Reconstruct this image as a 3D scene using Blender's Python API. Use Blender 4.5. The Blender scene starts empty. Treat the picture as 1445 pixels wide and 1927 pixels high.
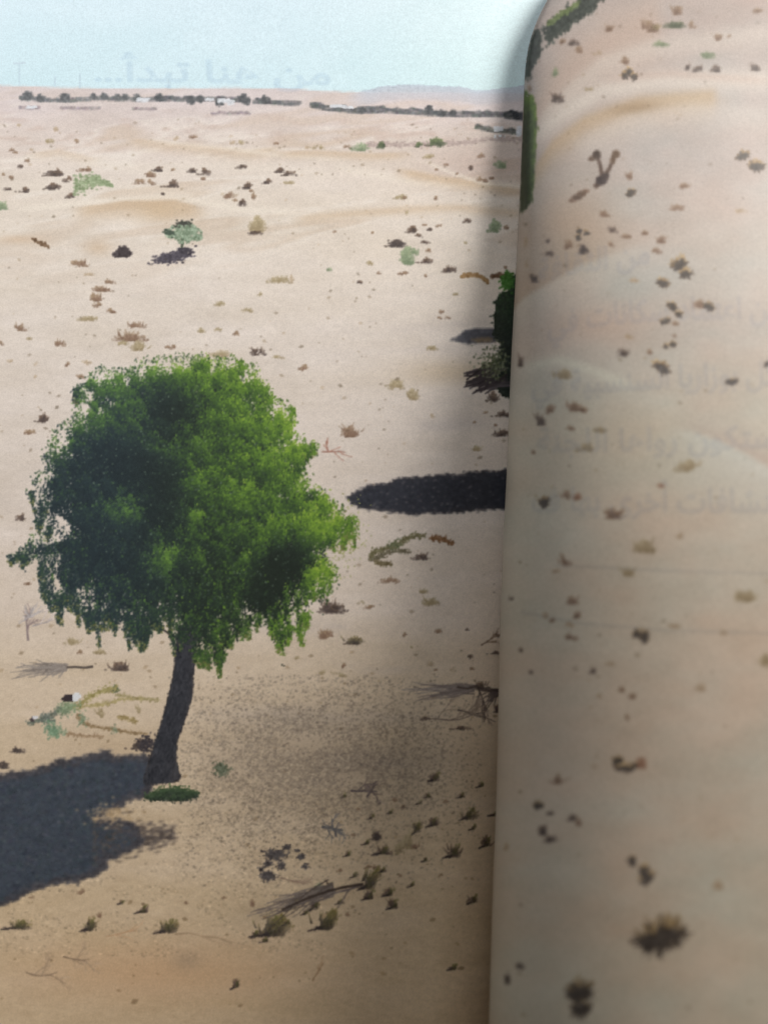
# An open book, seen close from above: a desert photograph is printed across its spread.
# The left page lies almost flat, the right page curls up out of the gutter and over it.
# Everything "in" the desert is flat ink on the two pages (thin ink meshes lying on the paper).
import bpy, math, unicodedata
import numpy as np

SC = bpy.context.scene
COL = SC.collection
RNG = np.random.default_rng(7)

# ------------------------------------------------------------------ camera
CAM_H = 0.143                      # metres above the left page
TILT = math.atan(77 / 1480)        # leans slightly towards the head of the book
FPX = 1480.0                       # focal length for a 1445 x 1927 picture
cam_d = bpy.data.cameras.new('camera')
cam = bpy.data.objects.new('camera', cam_d)
COL.objects.link(cam)
cam.location = (0, 0, CAM_H)
cam.rotation_euler = (TILT, 0, 0)
cam_d.sensor_fit = 'VERTICAL'
cam_d.sensor_height = 36.0
cam_d.sensor_width = 27.0
cam_d.lens = 36.0 * FPX / 1927.0
cam_d.clip_start = 0.005
cam_d.clip_end = 20.0
cam_d.dof.use_dof = True
cam_d.dof.focus_distance = 0.147
cam_d.dof.aperture_fstop = 5.6
SC.camera = cam

# ------------------------------------------------------------------ light (a room: a low lamp added at the right, its curl shade replacing a phone's, a cool far lamp at the left)
world = bpy.data.worlds.new('World')
SC.world = world
world.use_nodes = True
wb = world.node_tree.nodes['Background']
wb.inputs[0].default_value = (1.0, 0.76, 0.54, 1)
wb.inputs[1].default_value = 0.085


def area_lamp(name, loc, target, sx, sy, power, col):
    d = bpy.data.lights.new(name, 'AREA')
    d.shape = 'RECTANGLE'
    d.size, d.size_y, d.energy, d.color = sx, sy, power, col
    o = bpy.data.objects.new(name, d)
    COL.objects.link(o)
    o.location = loc
    v = np.array(target) - np.array(loc)
    v = v / np.linalg.norm(v)
    o.rotation_euler = (math.acos(-v[2]), 0, math.atan2(v[0], -v[1]) + math.pi) if False else (
        math.acos(-v[2]), 0, math.atan2(-v[0], v[1]))
    return o


area_lamp('added_right_lamp', (0.56, 0.48, 0.172), (0.0, 0.0, 0.0), 0.36, 0.25, 15.6, (1.0, 0.968, 0.92))  # added lamp: the curl's shadow stands for the phone's shade over the gutter
area_lamp('room_light', (-0.10, 0.30, 0.20), (0.0, 0.07, 0.0), 0.30, 0.14, 0.42, (0.90, 0.96, 1.0))
area_lamp('ceiling_light', (-0.40, 0.0, 0.42), (-0.02, 0.0, 0.0), 0.40, 0.40, 0.26, (0.66, 0.86, 1.0))

SC.view_settings.view_transform = 'Standard'
SC.view_settings.look = 'None'
SC.view_settings.exposure = 0.06
SC.view_settings.gamma = 1.0
SC.view_settings.use_curve_mapping = False
SC.render.engine = 'CYCLES'
SC.cycles.max_bounces = 6
SC.cycles.transparent_max_bounces = 128
SC.cycles.use_denoising = True

# ------------------------------------------------------------------ the two page surfaces
CA, SA = math.cos(TILT), math.sin(TILT)
SPINE_X = 0.0375


def project(x, y, z):
    dep = y * SA + (CAM_H - z) * CA
    px = 722.5 + FPX * x / dep
    py = 963.5 - FPX * (y * CA + (z - CAM_H) * SA) / dep
    return px, py


def y_from_py(py, z):
    q = (963.5 - py) / FPX
    h = CAM_H - z
    return (q * h * CA + h * SA) / (CA - q * SA)


def left_z(x, y):
    # sinks into the gutter, deeper towards the foot of the book
    xe = 0.0222 + 0.036 * y
    d = np.clip((x - xe + 0.0115) / 0.0115, 0, 1.7)
    d = np.where(d < 1.1, d * d, 1.21 + 2.2 * (d - 1.1) - 1.6 * (d - 1.1) ** 2)
    amp = 0.0046 * np.clip(0.60 - 5.2 * y, 0.06, 1.1)
    return -amp * d + 0.0006 * np.sin(x * 38.0 + 0.6) - 0.0003


def left_point(px, py):
    z = np.zeros_like(px)
    for _ in range(6):
        y = y_from_py(py, z)
        dep = y * SA + (CAM_H - z) * CA
        x = (px - 722.5) / FPX * dep
        z = left_z(x, y)
    return x, y, z


# profile of the curl: direction angle as a function of arc length, t = 0 where the paper stands upright
R_CURL = 0.0120
T_IN, T_OUT = -0.045, 0.150
_t = np.linspace(T_IN, T_OUT, 4001)
_T1 = R_CURL * 0.96
_a1 = math.pi / 2 - 0.96


def prof_angle(t):
    a = np.where(t < _T1, math.pi / 2 - np.maximum(t / R_CURL, -0.95), _a1 * (0.86 * np.exp(-(t - _T1) / 0.0140) + 0.14 * np.exp(-(t - _T1) / 0.15)))
    return a


_al = prof_angle(_t)
_dt = _t[1] - _t[0]
_X = np.concatenate([[0], np.cumsum(np.cos((_al[1:] + _al[:-1]) / 2) * _dt)])
_Z = np.concatenate([[0], np.cumsum(np.sin((_al[1:] + _al[:-1]) / 2) * _dt)])
_i0 = int(np.argmin(np.abs(_t)))
_X -= _X[_i0]
_Z -= _Z[_i0]


def prof(t):
    return np.interp(t, _t, _X), np.interp(t, _t, _Z)


def curl_z(y):                      # the page stands higher towards the foot of the book
    return 0.0010 + 0.0131 / (1 + np.exp((y + 0.045) / 0.033))


def curl_s(y):                      # and its bulge is fuller there
    return 0.06 + 0.97 / (1 + np.exp((y - 0.047) / 0.022))


def bulge(k, X, Z):                  # a fuller or flatter bulge without shortening the page
    xc = 0.018
    return np.where(X < 0, k * X, X - (1 - k) * xc * (1 - np.exp(-np.maximum(X, 0) / xc))), k * Z


EDGE_PY = np.array([-160, -60, 0, 35, 80, 150, 300, 480, 700, 900, 1000, 1200, 1500, 1700, 1927, 2200.])
EDGE_PX = np.array([1110, 1068, 1030, 1006, 991, 986, 980, 972, 960, 953, 947, 940, 934, 926, 920, 908.])
_yt = np.linspace(-0.16, 0.16, 161)
_xc = np.full_like(_yt, 0.03)
_ts = np.linspace(-0.006, 0.012, 121)
_px_s, _pz_s = prof(_ts)
for _ in range(25):
    bx_, bz_ = bulge(curl_s(_yt)[:, None], _px_s[None], _pz_s[None])
    PX_, PY_ = project(_xc[:, None] + bx_, _yt[:, None], curl_z(_yt)[:, None] + bz_)
    k = PX_.argmin(1)
    rr = np.arange(len(_yt))
    want = np.interp(PY_[rr, k], EDGE_PY, EDGE_PX)
    _xc += (want - PX_[rr, k]) / FPX * CAM_H * 0.9
_tsil = _ts[k]
_k = np.ones(7) / 7
_xc = np.convolve(np.pad(_xc, 3, mode='edge'), _k, 'valid')


def curl_x(y):
    return np.interp(y, _yt, _xc)


def right_xyz(t, y):
    a, b = prof(t)
    a, b = bulge(curl_s(y), a, b)
    return curl_x(y) + a, y, curl_z(y) + b


def right_point(px, py):
    lo = np.full_like(px, -0.001)
    hi = np.full_like(px, T_OUT)
    y = y_from_py(py, np.full_like(px, 0.012))
    for it in range(26):
        mid = (lo + hi) / 2
        for _ in range(2):
            x, _, z = right_xyz(mid, y)
            y = y_from_py(py, z)
        qx, _ = project(x, y, z)
        up = qx < px
        lo = np.where(up, mid, lo)
        hi = np.where(up, hi, mid)
    return (lo + hi) / 2, y


def page_verts(px, py, side, h, normals=False):
    """points h above the paper where the print shows at photo position px, py (and the paper's normals there)"""
    px, py = np.asarray(px, float), np.asarray(py, float)
    e = 2e-4
    if side == 'L':
        x, y, z = left_point(px, py)
        P = np.stack([x, y, z], 1)
        N = np.stack([-(left_z(x + e, y) - left_z(x - e, y)) / (2 * e), -(left_z(x, y + e) - left_z(x, y - e)) / (2 * e), np.ones_like(x)], 1)
    else:
        t, y = right_point(px, py)
        P = np.stack(right_xyz(t, y), 1)
        du = np.stack(right_xyz(t + e, y), 1) - np.stack(right_xyz(t - e, y), 1)
        dv = np.stack(right_xyz(t, y + e), 1) - np.stack(right_xyz(t, y - e), 1)
        N = np.cross(du, dv)
    N = N / np.linalg.norm(N, axis=1, keepdims=True)
    P = P + N * np.asarray(h)[..., None]
    return (P, N) if normals else P


# ------------------------------------------------------------------ colour helpers
def lin(c):
    c = np.asarray(c, float) / 255.0
    return np.where(c <= 0.04045, c / 12.92, ((np.clip(c, 0, None) + 0.055) / 1.055) ** 2.4)


_tabs = {}


def vnoise(x, y, seed=0):
    if seed not in _tabs:
        _tabs[seed] = np.random.default_rng(1000 + seed).random((256, 256)).astype(np.float32)
    T = _tabs[seed].ravel()
    xi, yi = np.floor(x).astype(np.int32), np.floor(y).astype(np.int32)
    u, v = x - xi, y - yi
    u, v = u * u * (3 - 2 * u), v * v * (3 - 2 * v)
    g = lambda i, j: T.take(((yi + j) & 255) * 256 + ((xi + i) & 255))
    return (g(0, 0) * (1 - u) + g(1, 0) * u) * (1 - v) + (g(0, 1) * (1 - u) + g(1, 1) * u) * v


def fbm(x, y, seed=0, octv=4):
    s, a, n = 0, 1.0, 0
    for o in range(octv):
        s = s + a * vnoise(x * 2 ** o + 17.3 * o, y * 2 ** o + 9.1 * o, seed + o)
        n += a
        a *= 0.55
    return s / n * 2 - 1


def sstep(a, b, x):
    t = np.clip((x - a) / (b - a), 0, 1)
    return t * t * (3 - 2 * t)


def mixc(c, target, w):
    return c + (np.asarray(target, float) - c) * w[..., None]


def ridge(c, px, py, pts, col, up, down, w=0.8, fade=25):
    """a dune crest: a printed tone hugging a polyline, soft on each side"""
    pts = np.array(pts, float)
    yl = np.interp(px, pts[:, 0], pts[:, 1])
    d = py - yl
    k = np.where(d < 0, np.exp(-(d / up) ** 2), np.exp(-(d / down) ** 2))
    k = k * sstep(pts[0, 0] - fade, pts[0, 0] + fade, px) * (1 - sstep(pts[-1, 0] - fade, pts[-1, 0] + fade, px))
    return mixc(c, col, k * w)


def blob(c, px, py, x, y, rx, ry, col, w=0.8, ang=0.0):
    dx, dy = px - x, py - y
    ca, sa = math.cos(ang), math.sin(ang)
    u, v = (dx * ca + dy * sa) / rx, (-dx * sa + dy * ca) / ry
    return mixc(c, col, np.exp(-(u * u + v * v)) * w)


def sand_left(px, py):
    ys = [-200, 160, 200, 245, 300, 400, 520, 680, 950, 1150, 1300, 1500, 1700, 1930, 2300]
    cs = np.array([[218, 206, 203], [216, 205, 206], [218, 205, 203], [219, 205, 198], [224, 211, 201], [229, 217, 205],
                   [230, 218, 207], [227, 215, 205], [223, 210, 200], [225, 209, 194], [220, 200, 176], [212, 190, 162],
                   [215, 191, 160], [212, 187, 155], [210, 184, 152]], float)
    c = np.stack([np.interp(py, ys, cs[:, i]) for i in range(3)], -1)
    # broad mottling of the print, stretched along the ground
    n1 = fbm(px / 190, py / 42, 1)
    n2 = fbm(px / 60, py / 22, 11)
    n3 = fbm(px / 14, py / 7, 21, 3)
    c = c + n1[..., None] * np.array([7, 8, 11]) + n2[..., None] * np.array([6, 6, 6]) + n3[..., None] * np.array([5, 5, 5])
    rp = fbm((px + py * .6) / 26, (py - px * .25) / 5.0, 181, 3)
    c = c + (rp * sstep(1150, 1700, py))[..., None] * np.array((7, 7, 6))
    gr = fbm(px / 5.0, py / 3.2, 191, 2)
    c = c + (gr * (.5 + sstep(900, 1500, py)))[..., None] * np.array((5, 5, 5))
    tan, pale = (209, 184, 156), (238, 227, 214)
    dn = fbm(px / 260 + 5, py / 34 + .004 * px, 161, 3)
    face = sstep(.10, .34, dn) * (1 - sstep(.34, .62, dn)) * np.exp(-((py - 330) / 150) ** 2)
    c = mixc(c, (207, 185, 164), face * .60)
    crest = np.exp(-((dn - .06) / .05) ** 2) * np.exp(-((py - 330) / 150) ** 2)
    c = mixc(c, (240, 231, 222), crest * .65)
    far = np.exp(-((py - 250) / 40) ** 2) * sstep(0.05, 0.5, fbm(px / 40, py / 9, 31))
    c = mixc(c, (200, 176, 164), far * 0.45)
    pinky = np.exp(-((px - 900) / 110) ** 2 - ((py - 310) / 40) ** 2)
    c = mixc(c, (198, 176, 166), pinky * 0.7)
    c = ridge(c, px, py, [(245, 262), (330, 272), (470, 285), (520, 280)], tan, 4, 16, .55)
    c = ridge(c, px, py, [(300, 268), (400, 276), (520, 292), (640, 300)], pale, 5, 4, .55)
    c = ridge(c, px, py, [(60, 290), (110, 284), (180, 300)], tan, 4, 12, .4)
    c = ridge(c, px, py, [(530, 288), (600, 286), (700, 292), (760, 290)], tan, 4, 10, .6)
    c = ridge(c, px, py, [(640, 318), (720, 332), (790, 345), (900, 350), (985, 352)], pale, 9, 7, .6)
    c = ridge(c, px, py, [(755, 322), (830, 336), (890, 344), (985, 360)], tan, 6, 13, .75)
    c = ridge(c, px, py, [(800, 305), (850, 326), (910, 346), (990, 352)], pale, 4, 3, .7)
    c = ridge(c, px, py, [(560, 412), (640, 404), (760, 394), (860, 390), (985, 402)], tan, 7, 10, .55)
    c = ridge(c, px, py, [(40, 395), (120, 388), (230, 376), (330, 372), (390, 384), (450, 396), (560, 402)], pale, 9, 4, .9)
    c = ridge(c, px, py, [(150, 392), (230, 381), (330, 379), (375, 392)], tan, 3, 26, .75)
    c = blob(c, px, py, 305, 398, 52, 20, (206, 178, 144), .6)
    c = ridge(c, px, py, [(0, 352), (90, 350), (200, 352), (340, 362), (450, 372)], pale, 14, 10, .35)
    c = ridge(c, px, py, [(140, 306), (260, 318), (420, 312), (620, 330)], pale, 12, 10, .35)
    c = blob(c, px, py, 185, 466, 26, 14, (210, 184, 156), .6)
    c = blob(c, px, py, 35, 450, 45, 8, (214, 188, 162), .6)
    # grey bruised bands (the reverse of the sheet faintly showing)
    for yb, w in ((612, .30), (655, .2), (800, .30), (1175, .36), (1250, .3), (1345, .22), (1430, .25)):
        k = np.exp(-((py - yb - 6 * np.sin(px / 90)) / 13) ** 2) * sstep(-.2, .5, fbm(px / 120, py / 40, 41))
        k = k * sstep(300, 560, px)
        c = mixc(c, (190, 180, 178), k * w)
    c = blob(c, px, py, 860, 700, 110, 24, (206, 186, 160), .7)
    # litter strewn ground right of the trunk
    lit = np.exp(-((px - 590) / 230) ** 2 - ((py - 1440) / 105) ** 2) * sstep(330, 420, px)
    c = mixc(c, (168, 150, 130), lit * 0.62)
    c = blob(c, px, py, 560, 1350, 110, 26, (160, 146, 132), .35)
    c = blob(c, px, py, 720, 1430, 120, 26, (158, 142, 128), .4)
    c = blob(c, px, py, 230, 1405, 90, 26, (196, 170, 138), .45)
    c = blob(c, px, py, 300, 1830, 260, 60, (214, 172, 132), .6)
    c = blob(c, px, py, 352, 1808, 28, 18, (172, 150, 126), .5)
    c = blob(c, px, py, 500, 1720, 60, 26, (160, 142, 118), .35)
    return c


def sand_right(px, py):
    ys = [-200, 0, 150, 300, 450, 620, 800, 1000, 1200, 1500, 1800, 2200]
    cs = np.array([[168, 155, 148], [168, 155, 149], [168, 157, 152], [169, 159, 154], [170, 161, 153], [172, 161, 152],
                   [186, 175, 160], [186, 175, 160], [186, 173, 157], [184, 171, 155], [184, 171, 153], [184, 169, 150]], float)  # upper rows darkened to offset the strong lamp light there
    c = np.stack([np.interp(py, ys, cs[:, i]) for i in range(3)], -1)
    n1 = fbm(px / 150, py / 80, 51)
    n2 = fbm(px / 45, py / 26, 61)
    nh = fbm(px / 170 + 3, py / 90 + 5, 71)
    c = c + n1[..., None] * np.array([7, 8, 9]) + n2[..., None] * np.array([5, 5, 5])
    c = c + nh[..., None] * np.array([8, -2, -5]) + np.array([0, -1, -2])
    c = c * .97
    tan, pale, brown = (162, 141, 115), (188, 178, 169), (155, 134, 117)
    c = ridge(c, px, py, [(985, 250), (1050, 160), (1130, 90), (1240, 40)], (171, 150, 137), 60, 70, .75, 20)
    c = ridge(c, px, py, [(1010, 235), (1060, 180), (1130, 120), (1230, 85), (1445, 60)], pale, 16, 30, .55, 15)
    c = ridge(c, px, py, [(1000, 262), (1060, 212), (1130, 172), (1240, 152), (1445, 150)], pale, 20, 22, .9, 15)
    c = ridge(c, px, py, [(1150, 148), (1260, 138), (1445, 152)], (175, 155, 144), 7, 9, .55, 30)
    c = ridge(c, px, py, [(1000, 330), (1040, 272), (1100, 228), (1200, 192), (1345, 178)], (171, 148, 121), 12, 34, .75, 12)
    c = blob(c, px, py, 1196, 204, 44, 11, (140, 117, 90), .85, -0.12)
    c = blob(c, px, py, 1290, 190, 60, 14, (171, 152, 128), .6)
    c = ridge(c, px, py, [(1090, 270), (1180, 225), (1300, 205), (1445, 215)], pale, 14, 40, .45, 30)
    c = blob(c, px, py, 1060, 420, 90, 60, (168, 146, 128), .65)
    # darker tan slope ending on a clean diagonal line
    d = py - np.interp(px, [960, 985, 1030, 1090, 1180, 1260], [590, 562, 535, 500, 470, 440])
    k = .7 * sstep(7, -8, d) * np.exp(-np.clip(-d, 0, None) / 90) * (1 - sstep(1060, 1230, px))
    c = mixc(c, (152, 129, 104), k * .75)
    k = .6 * sstep(-8, 8, d) * np.exp(-np.clip(d, 0, None) / 60) * (1 - sstep(1080, 1240, px))
    c = mixc(c, (187, 182, 166), k * .7)
    c = blob(c, px, py, 1130, 610, 90, 34, (173, 152, 137), .75)
    c = ridge(c, px, py, [(990, 690), (1050, 676), (1110, 694), (1180, 722)], (189, 185, 170), 8, 14, .7, 20)
    # dune line running out to the fore edge
    d = py - np.interp(px, [1200, 1300, 1350, 1400, 1450, 1600], [790, 812, 828, 852, 880, 950])
    k = .8 * sstep(-7, 9, d) * np.exp(-np.clip(d, 0, None) / 80) * sstep(1230, 1330, px)
    c = mixc(c, (186, 187, 182), k * .75)
    k = .8 * sstep(6, -7, d) * np.exp(-np.clip(-d, 0, None) / 40) * sstep(1250, 1330, px)
    c = mixc(c, (171, 148, 137), k * .75)
    c = blob(c, px, py, 1180, 850, 170, 90, (178, 173, 156), .4)
    return c


# the bare sand print of each page, worked out once
BOX = {'L': (-210, -60, 1076, 2100), 'R': (900, -60, 1480, 2100)}
CANVAS = {}
for sd, (bx0, by0, bx1, by1) in BOX.items():
    X_, Y_ = np.meshgrid(np.arange(bx0, bx1, 2) + 1.0, np.arange(by0, by1, 2) + 1.0)
    c_ = (sand_left if sd == 'L' else sand_right)(X_, Y_).astype(np.float32)
    c_ = np.repeat(np.repeat(c_, 2, 0), 2, 1)
    c_[1:-1] = (c_[:-2] + 2 * c_[1:-1] + c_[2:]) / 4
    c_[:, 1:-1] = (c_[:, :-2] + 2 * c_[:, 1:-1] + c_[:, 2:]) / 4
    CANVAS[sd] = c_


def sand_at(side, x, y):
    bx0, by0, bx1, by1 = BOX[side]
    w, h = bx1 - bx0, by1 - by0
    i, j = np.abs(np.floor(x - bx0).astype(int)) % (2 * w), np.abs(np.floor(y - by0).astype(int)) % (2 * h)
    i, j = np.where(i >= w, 2 * w - 1 - i, i), np.where(j >= h, 2 * h - 1 - j, j)
    return CANVAS[side][j, i].astype(float)


# ------------------------------------------------------------------ materials
def ink_material(name, grain=0.075):
    m = bpy.data.materials.new(name)
    m.use_nodes = True
    nt = m.node_tree
    b = nt.nodes['Principled BSDF']
    at = nt.nodes.new('ShaderNodeAttribute')
    at.attribute_name = 'print'
    tc = nt.nodes.new('ShaderNodeTexCoord')
    n = nt.nodes.new('ShaderNodeTexNoise')
    n.inputs['Scale'].default_value = 3600.0       # printing grain, about 0.3 mm
    n.inputs['Detail'].default_value = 2.0
    nt.links.new(tc.outputs['Object'], n.inputs['Vector'])
    mr = nt.nodes.new('ShaderNodeMapRange')
    mr.inputs['From Min'].default_value = 0.3
    mr.inputs['From Max'].default_value = 0.7
    mr.inputs['To Min'].default_value = 1.0 - grain
    mr.inputs['To Max'].default_value = 1.0 + grain
    nt.links.new(n.outputs['Fac'], mr.inputs['Value'])
    n2 = nt.nodes.new('ShaderNodeTexNoise')
    n2.inputs['Scale'].default_value = 1300.0
    n2.inputs['Detail'].default_value = 3.0
    nt.links.new(tc.outputs['Object'], n2.inputs['Vector'])
    mr2 = nt.nodes.new('ShaderNodeMapRange')
    mr2.inputs['From Min'].default_value = 0.3
    mr2.inputs['From Max'].default_value = 0.7
    mr2.inputs['To Min'].default_value = 0.965
    mr2.inputs['To Max'].default_value = 1.035
    nt.links.new(n2.outputs['Fac'], mr2.inputs['Value'])
    mu = nt.nodes.new('ShaderNodeMath')
    mu.operation = 'MULTIPLY'
    nt.links.new(mr.outputs[0], mu.inputs[0])
    nt.links.new(mr2.outputs[0], mu.inputs[1])
    vm = nt.nodes.new('ShaderNodeVectorMath')
    vm.operation = 'SCALE'
    nt.links.new(at.outputs['Color'], vm.inputs[0])
    nt.links.new(mu.outputs[0], vm.inputs['Scale'])
    nt.links.new(vm.outputs[0], b.inputs['Base Color'])
    b.inputs['Roughness'].default_value = 0.50
    b.inputs['Specular IOR Level'].default_value = 0.42
    bp = nt.nodes.new('ShaderNodeBump')            # paper tooth
    bp.inputs['Strength'].default_value = 0.10
    bp.inputs['Distance'].default_value = 0.00006
    nt.links.new(n2.outputs['Fac'], bp.inputs['Height'])
    nt.links.new(bp.outputs[0], b.inputs['Normal'])
    return m


M_INK = ink_material('printed_paper')


def plain_material(name, col, rough, scale=80.0, amp=0.12):
    m = bpy.data.materials.new(name)
    m.use_nodes = True
    nt = m.node_tree
    b = nt.nodes['Principled BSDF']
    n = nt.nodes.new('ShaderNodeTexNoise')
    n.inputs['Scale'].default_value = scale
    n.inputs['Detail'].default_value = 6
    r = nt.nodes.new('ShaderNodeValToRGB')
    c = lin(col)
    r.color_ramp.elements[0].position, r.color_ramp.elements[1].position = 0.3, 0.7
    r.color_ramp.elements[0].color = (*(c * (1 - amp)), 1)
    r.color_ramp.elements[1].color = (*np.clip(c * (1 + amp), 0, 1), 1)
    nt.links.new(n.outputs['Fac'], r.inputs[0])
    nt.links.new(r.outputs[0], b.inputs['Base Color'])
    b.inputs['Roughness'].default_value = rough
    return m


# ------------------------------------------------------------------ mesh helpers
def link(name, me, mat, parent=None, label=None, kind=None):
    o = bpy.data.objects.new(name, me)
    COL.objects.link(o)
    if mat is not None:
        me.materials.append(mat)
    if parent is not None:
        o.parent = parent
    if label:
        o['label'] = label
    if kind:
        o['kind'] = kind
    return o


def array_mesh(name, V, F, C=None, smooth=False):
    """V (n,3), F (m,k) same-sized faces, C (n,3) linear print colour per vertex"""
    V, F = np.asarray(V, np.float32), np.asarray(F, np.int32)
    me = bpy.data.meshes.new(name)
    m, k = F.shape
    me.vertices.add(len(V))
    me.vertices.foreach_set('co', V.ravel())
    me.loops.add(m * k)
    me.loops.foreach_set('vertex_index', F.ravel())
    me.polygons.add(m)
    me.polygons.foreach_set('loop_start', np.arange(0, m * k, k, dtype=np.int32))
    if smooth:
        me.polygons.foreach_set('use_smooth', np.ones(m, bool))
    me.update(calc_edges=True)
    me.validate()
    if C is not None:
        a = me.attributes.new('print', 'FLOAT_COLOR', 'POINT')
        a.data.foreach_set('color', np.concatenate([C, np.ones((len(C), 1))], 1).astype(np.float32).ravel())
    return me


def grid_faces(nr, nc):
    i = np.arange(nr * nc).reshape(nr, nc)
    return np.stack([i[:-1, :-1].ravel(), i[:-1, 1:].ravel(), i[1:, 1:].ravel(), i[1:, :-1].ravel()], 1)


# ------------------------------------------------------------------ the book
book = bpy.data.objects.new('open_book', None)
COL.objects.link(book)
book['label'] = 'open book with a desert photograph printed across its spread, right page curling over the gutter'
book['category'] = 'book'

# left page: fine grid where the print is seen, coarse outside
xs = np.concatenate([np.linspace(-0.0885, -0.076, 8)[:-1], np.arange(-0.076, 0.034, 0.00034), [0.0345, SPINE_X]])
ys = np.concatenate([np.linspace(-0.1035, -0.096, 6)[:-1], np.arange(-0.096, 0.1072, 0.00034), [0.1075]])
gx, gy = np.meshgrid(xs, ys)
gx, gy = gx.ravel(), gy.ravel()
gz = left_z(gx, gy)
qx, qy = project(gx, gy, gz)
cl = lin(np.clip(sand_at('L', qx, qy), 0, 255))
left_page = link('left_page', array_mesh('left_page', np.stack([gx, gy, gz], 1), grid_faces(len(ys), len(xs)), cl, True),
                 M_INK, book, 'nearly flat left page printed with a lone green tree on sand under pale sky')

ts = np.concatenate([np.linspace(T_IN, -0.0012, 40)[:-1], np.arange(-0.0012, 0.075, 0.00045), np.linspace(0.076, T_OUT, 14)])
gt, gy = np.meshgrid(ts, ys[::2])
nrow = len(ys[::2])
gt, gy = gt.ravel(), gy.ravel()
rx_, ry_, rz_ = right_xyz(gt, gy)
qx, qy = project(rx_, ry_, rz_)
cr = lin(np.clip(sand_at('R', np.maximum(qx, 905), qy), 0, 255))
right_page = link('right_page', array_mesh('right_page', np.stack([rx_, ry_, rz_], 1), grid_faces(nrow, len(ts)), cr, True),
                  M_INK, book, 'right page curling up out of the gutter, printed with scrub on blurred dunes')


def sheet_block(name, x0, x1, zt, zb, mat, zfun=None):
    n = 24
    xx = np.linspace(x0, x1, n)
    top = zfun(xx) if zfun is not None else np.full(n, zt)
    V, F = [], []
    for x, z in zip(xx, top):
        V += [(x, -0.1030, z), (x, 0.1070, z), (x, 0.1070, zb), (x, -0.1030, zb)]
    for i in range(n - 1):
        for j in range(4):
            a, b2 = i * 4 + j, i * 4 + (j + 1) % 4
            F.append((a, b2, b2 + 4, a + 4))
    F += [(0, 3, 2, 1), ((n - 1) * 4, (n - 1) * 4 + 1, (n - 1) * 4 + 2, (n - 1) * 4 + 3)]
    return link(name, array_mesh(name, V, F), mat, book)


M_EDGE = plain_material('paper_edges', (214, 204, 190), 0.8, 900)
M_COVER = plain_material('cover_cloth', (92, 78, 64), 0.7, 300)
sheet_block('page_block', -0.0880, SPINE_X - 0.001, 0, -0.030, M_EDGE, lambda x: left_z(x, 0 * x - 0.13) - 0.0008)
sheet_block('page_block', SPINE_X + 0.001, 0.172, -0.012, -0.030, M_EDGE)
sheet_block('cover', -0.092, 0.178, -0.0302, -0.0325, M_COVER)
bm = array_mesh('table_top', [(-0.30, -0.26, -0.0327), (0.30, -0.26, -0.0327), (0.30, 0.26, -0.0327), (-0.30, 0.26, -0.0327),
                              (-0.30, -0.26, -0.06), (0.30, -0.26, -0.06), (0.30, 0.26, -0.06), (-0.30, 0.26, -0.06)],
                [(0, 1, 2, 3), (4, 7, 6, 5), (0, 4, 5, 1), (1, 5, 6, 2), (2, 6, 7, 3), (3, 7, 4, 0)])
link('table_top', bm, plain_material('table_wood', (104, 80, 58), 0.75, 12), None, None, 'structure')

# ------------------------------------------------------------------ ink: flat pieces of print lying on the paper
# The printed picture is worked out as flat colour in the plane of the print; every printed thing then becomes a thin
# sheet of ink of its own outline, lying on the paper, with its print colours at its vertices.
H0 = 0.000006
INK_STEP = 1.5
_order = [0]


def gauss(a, sig):
    if sig <= 0:
        return a
    r = max(1, int(math.ceil(sig * 2.6)))
    k = np.exp(-.5 * (np.arange(-r, r + 1) / sig) ** 2)
    k /= k.sum()
    for ax in (0, 1):
        pad = [(0, 0)] * a.ndim
        pad[ax] = (r, r)
        p = np.pad(a, pad)
        n = a.shape[ax]
        a = sum(kk * (p[i:i + n] if ax == 0 else p[:, i:i + n]) for i, kk in enumerate(k))
    return a


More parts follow.
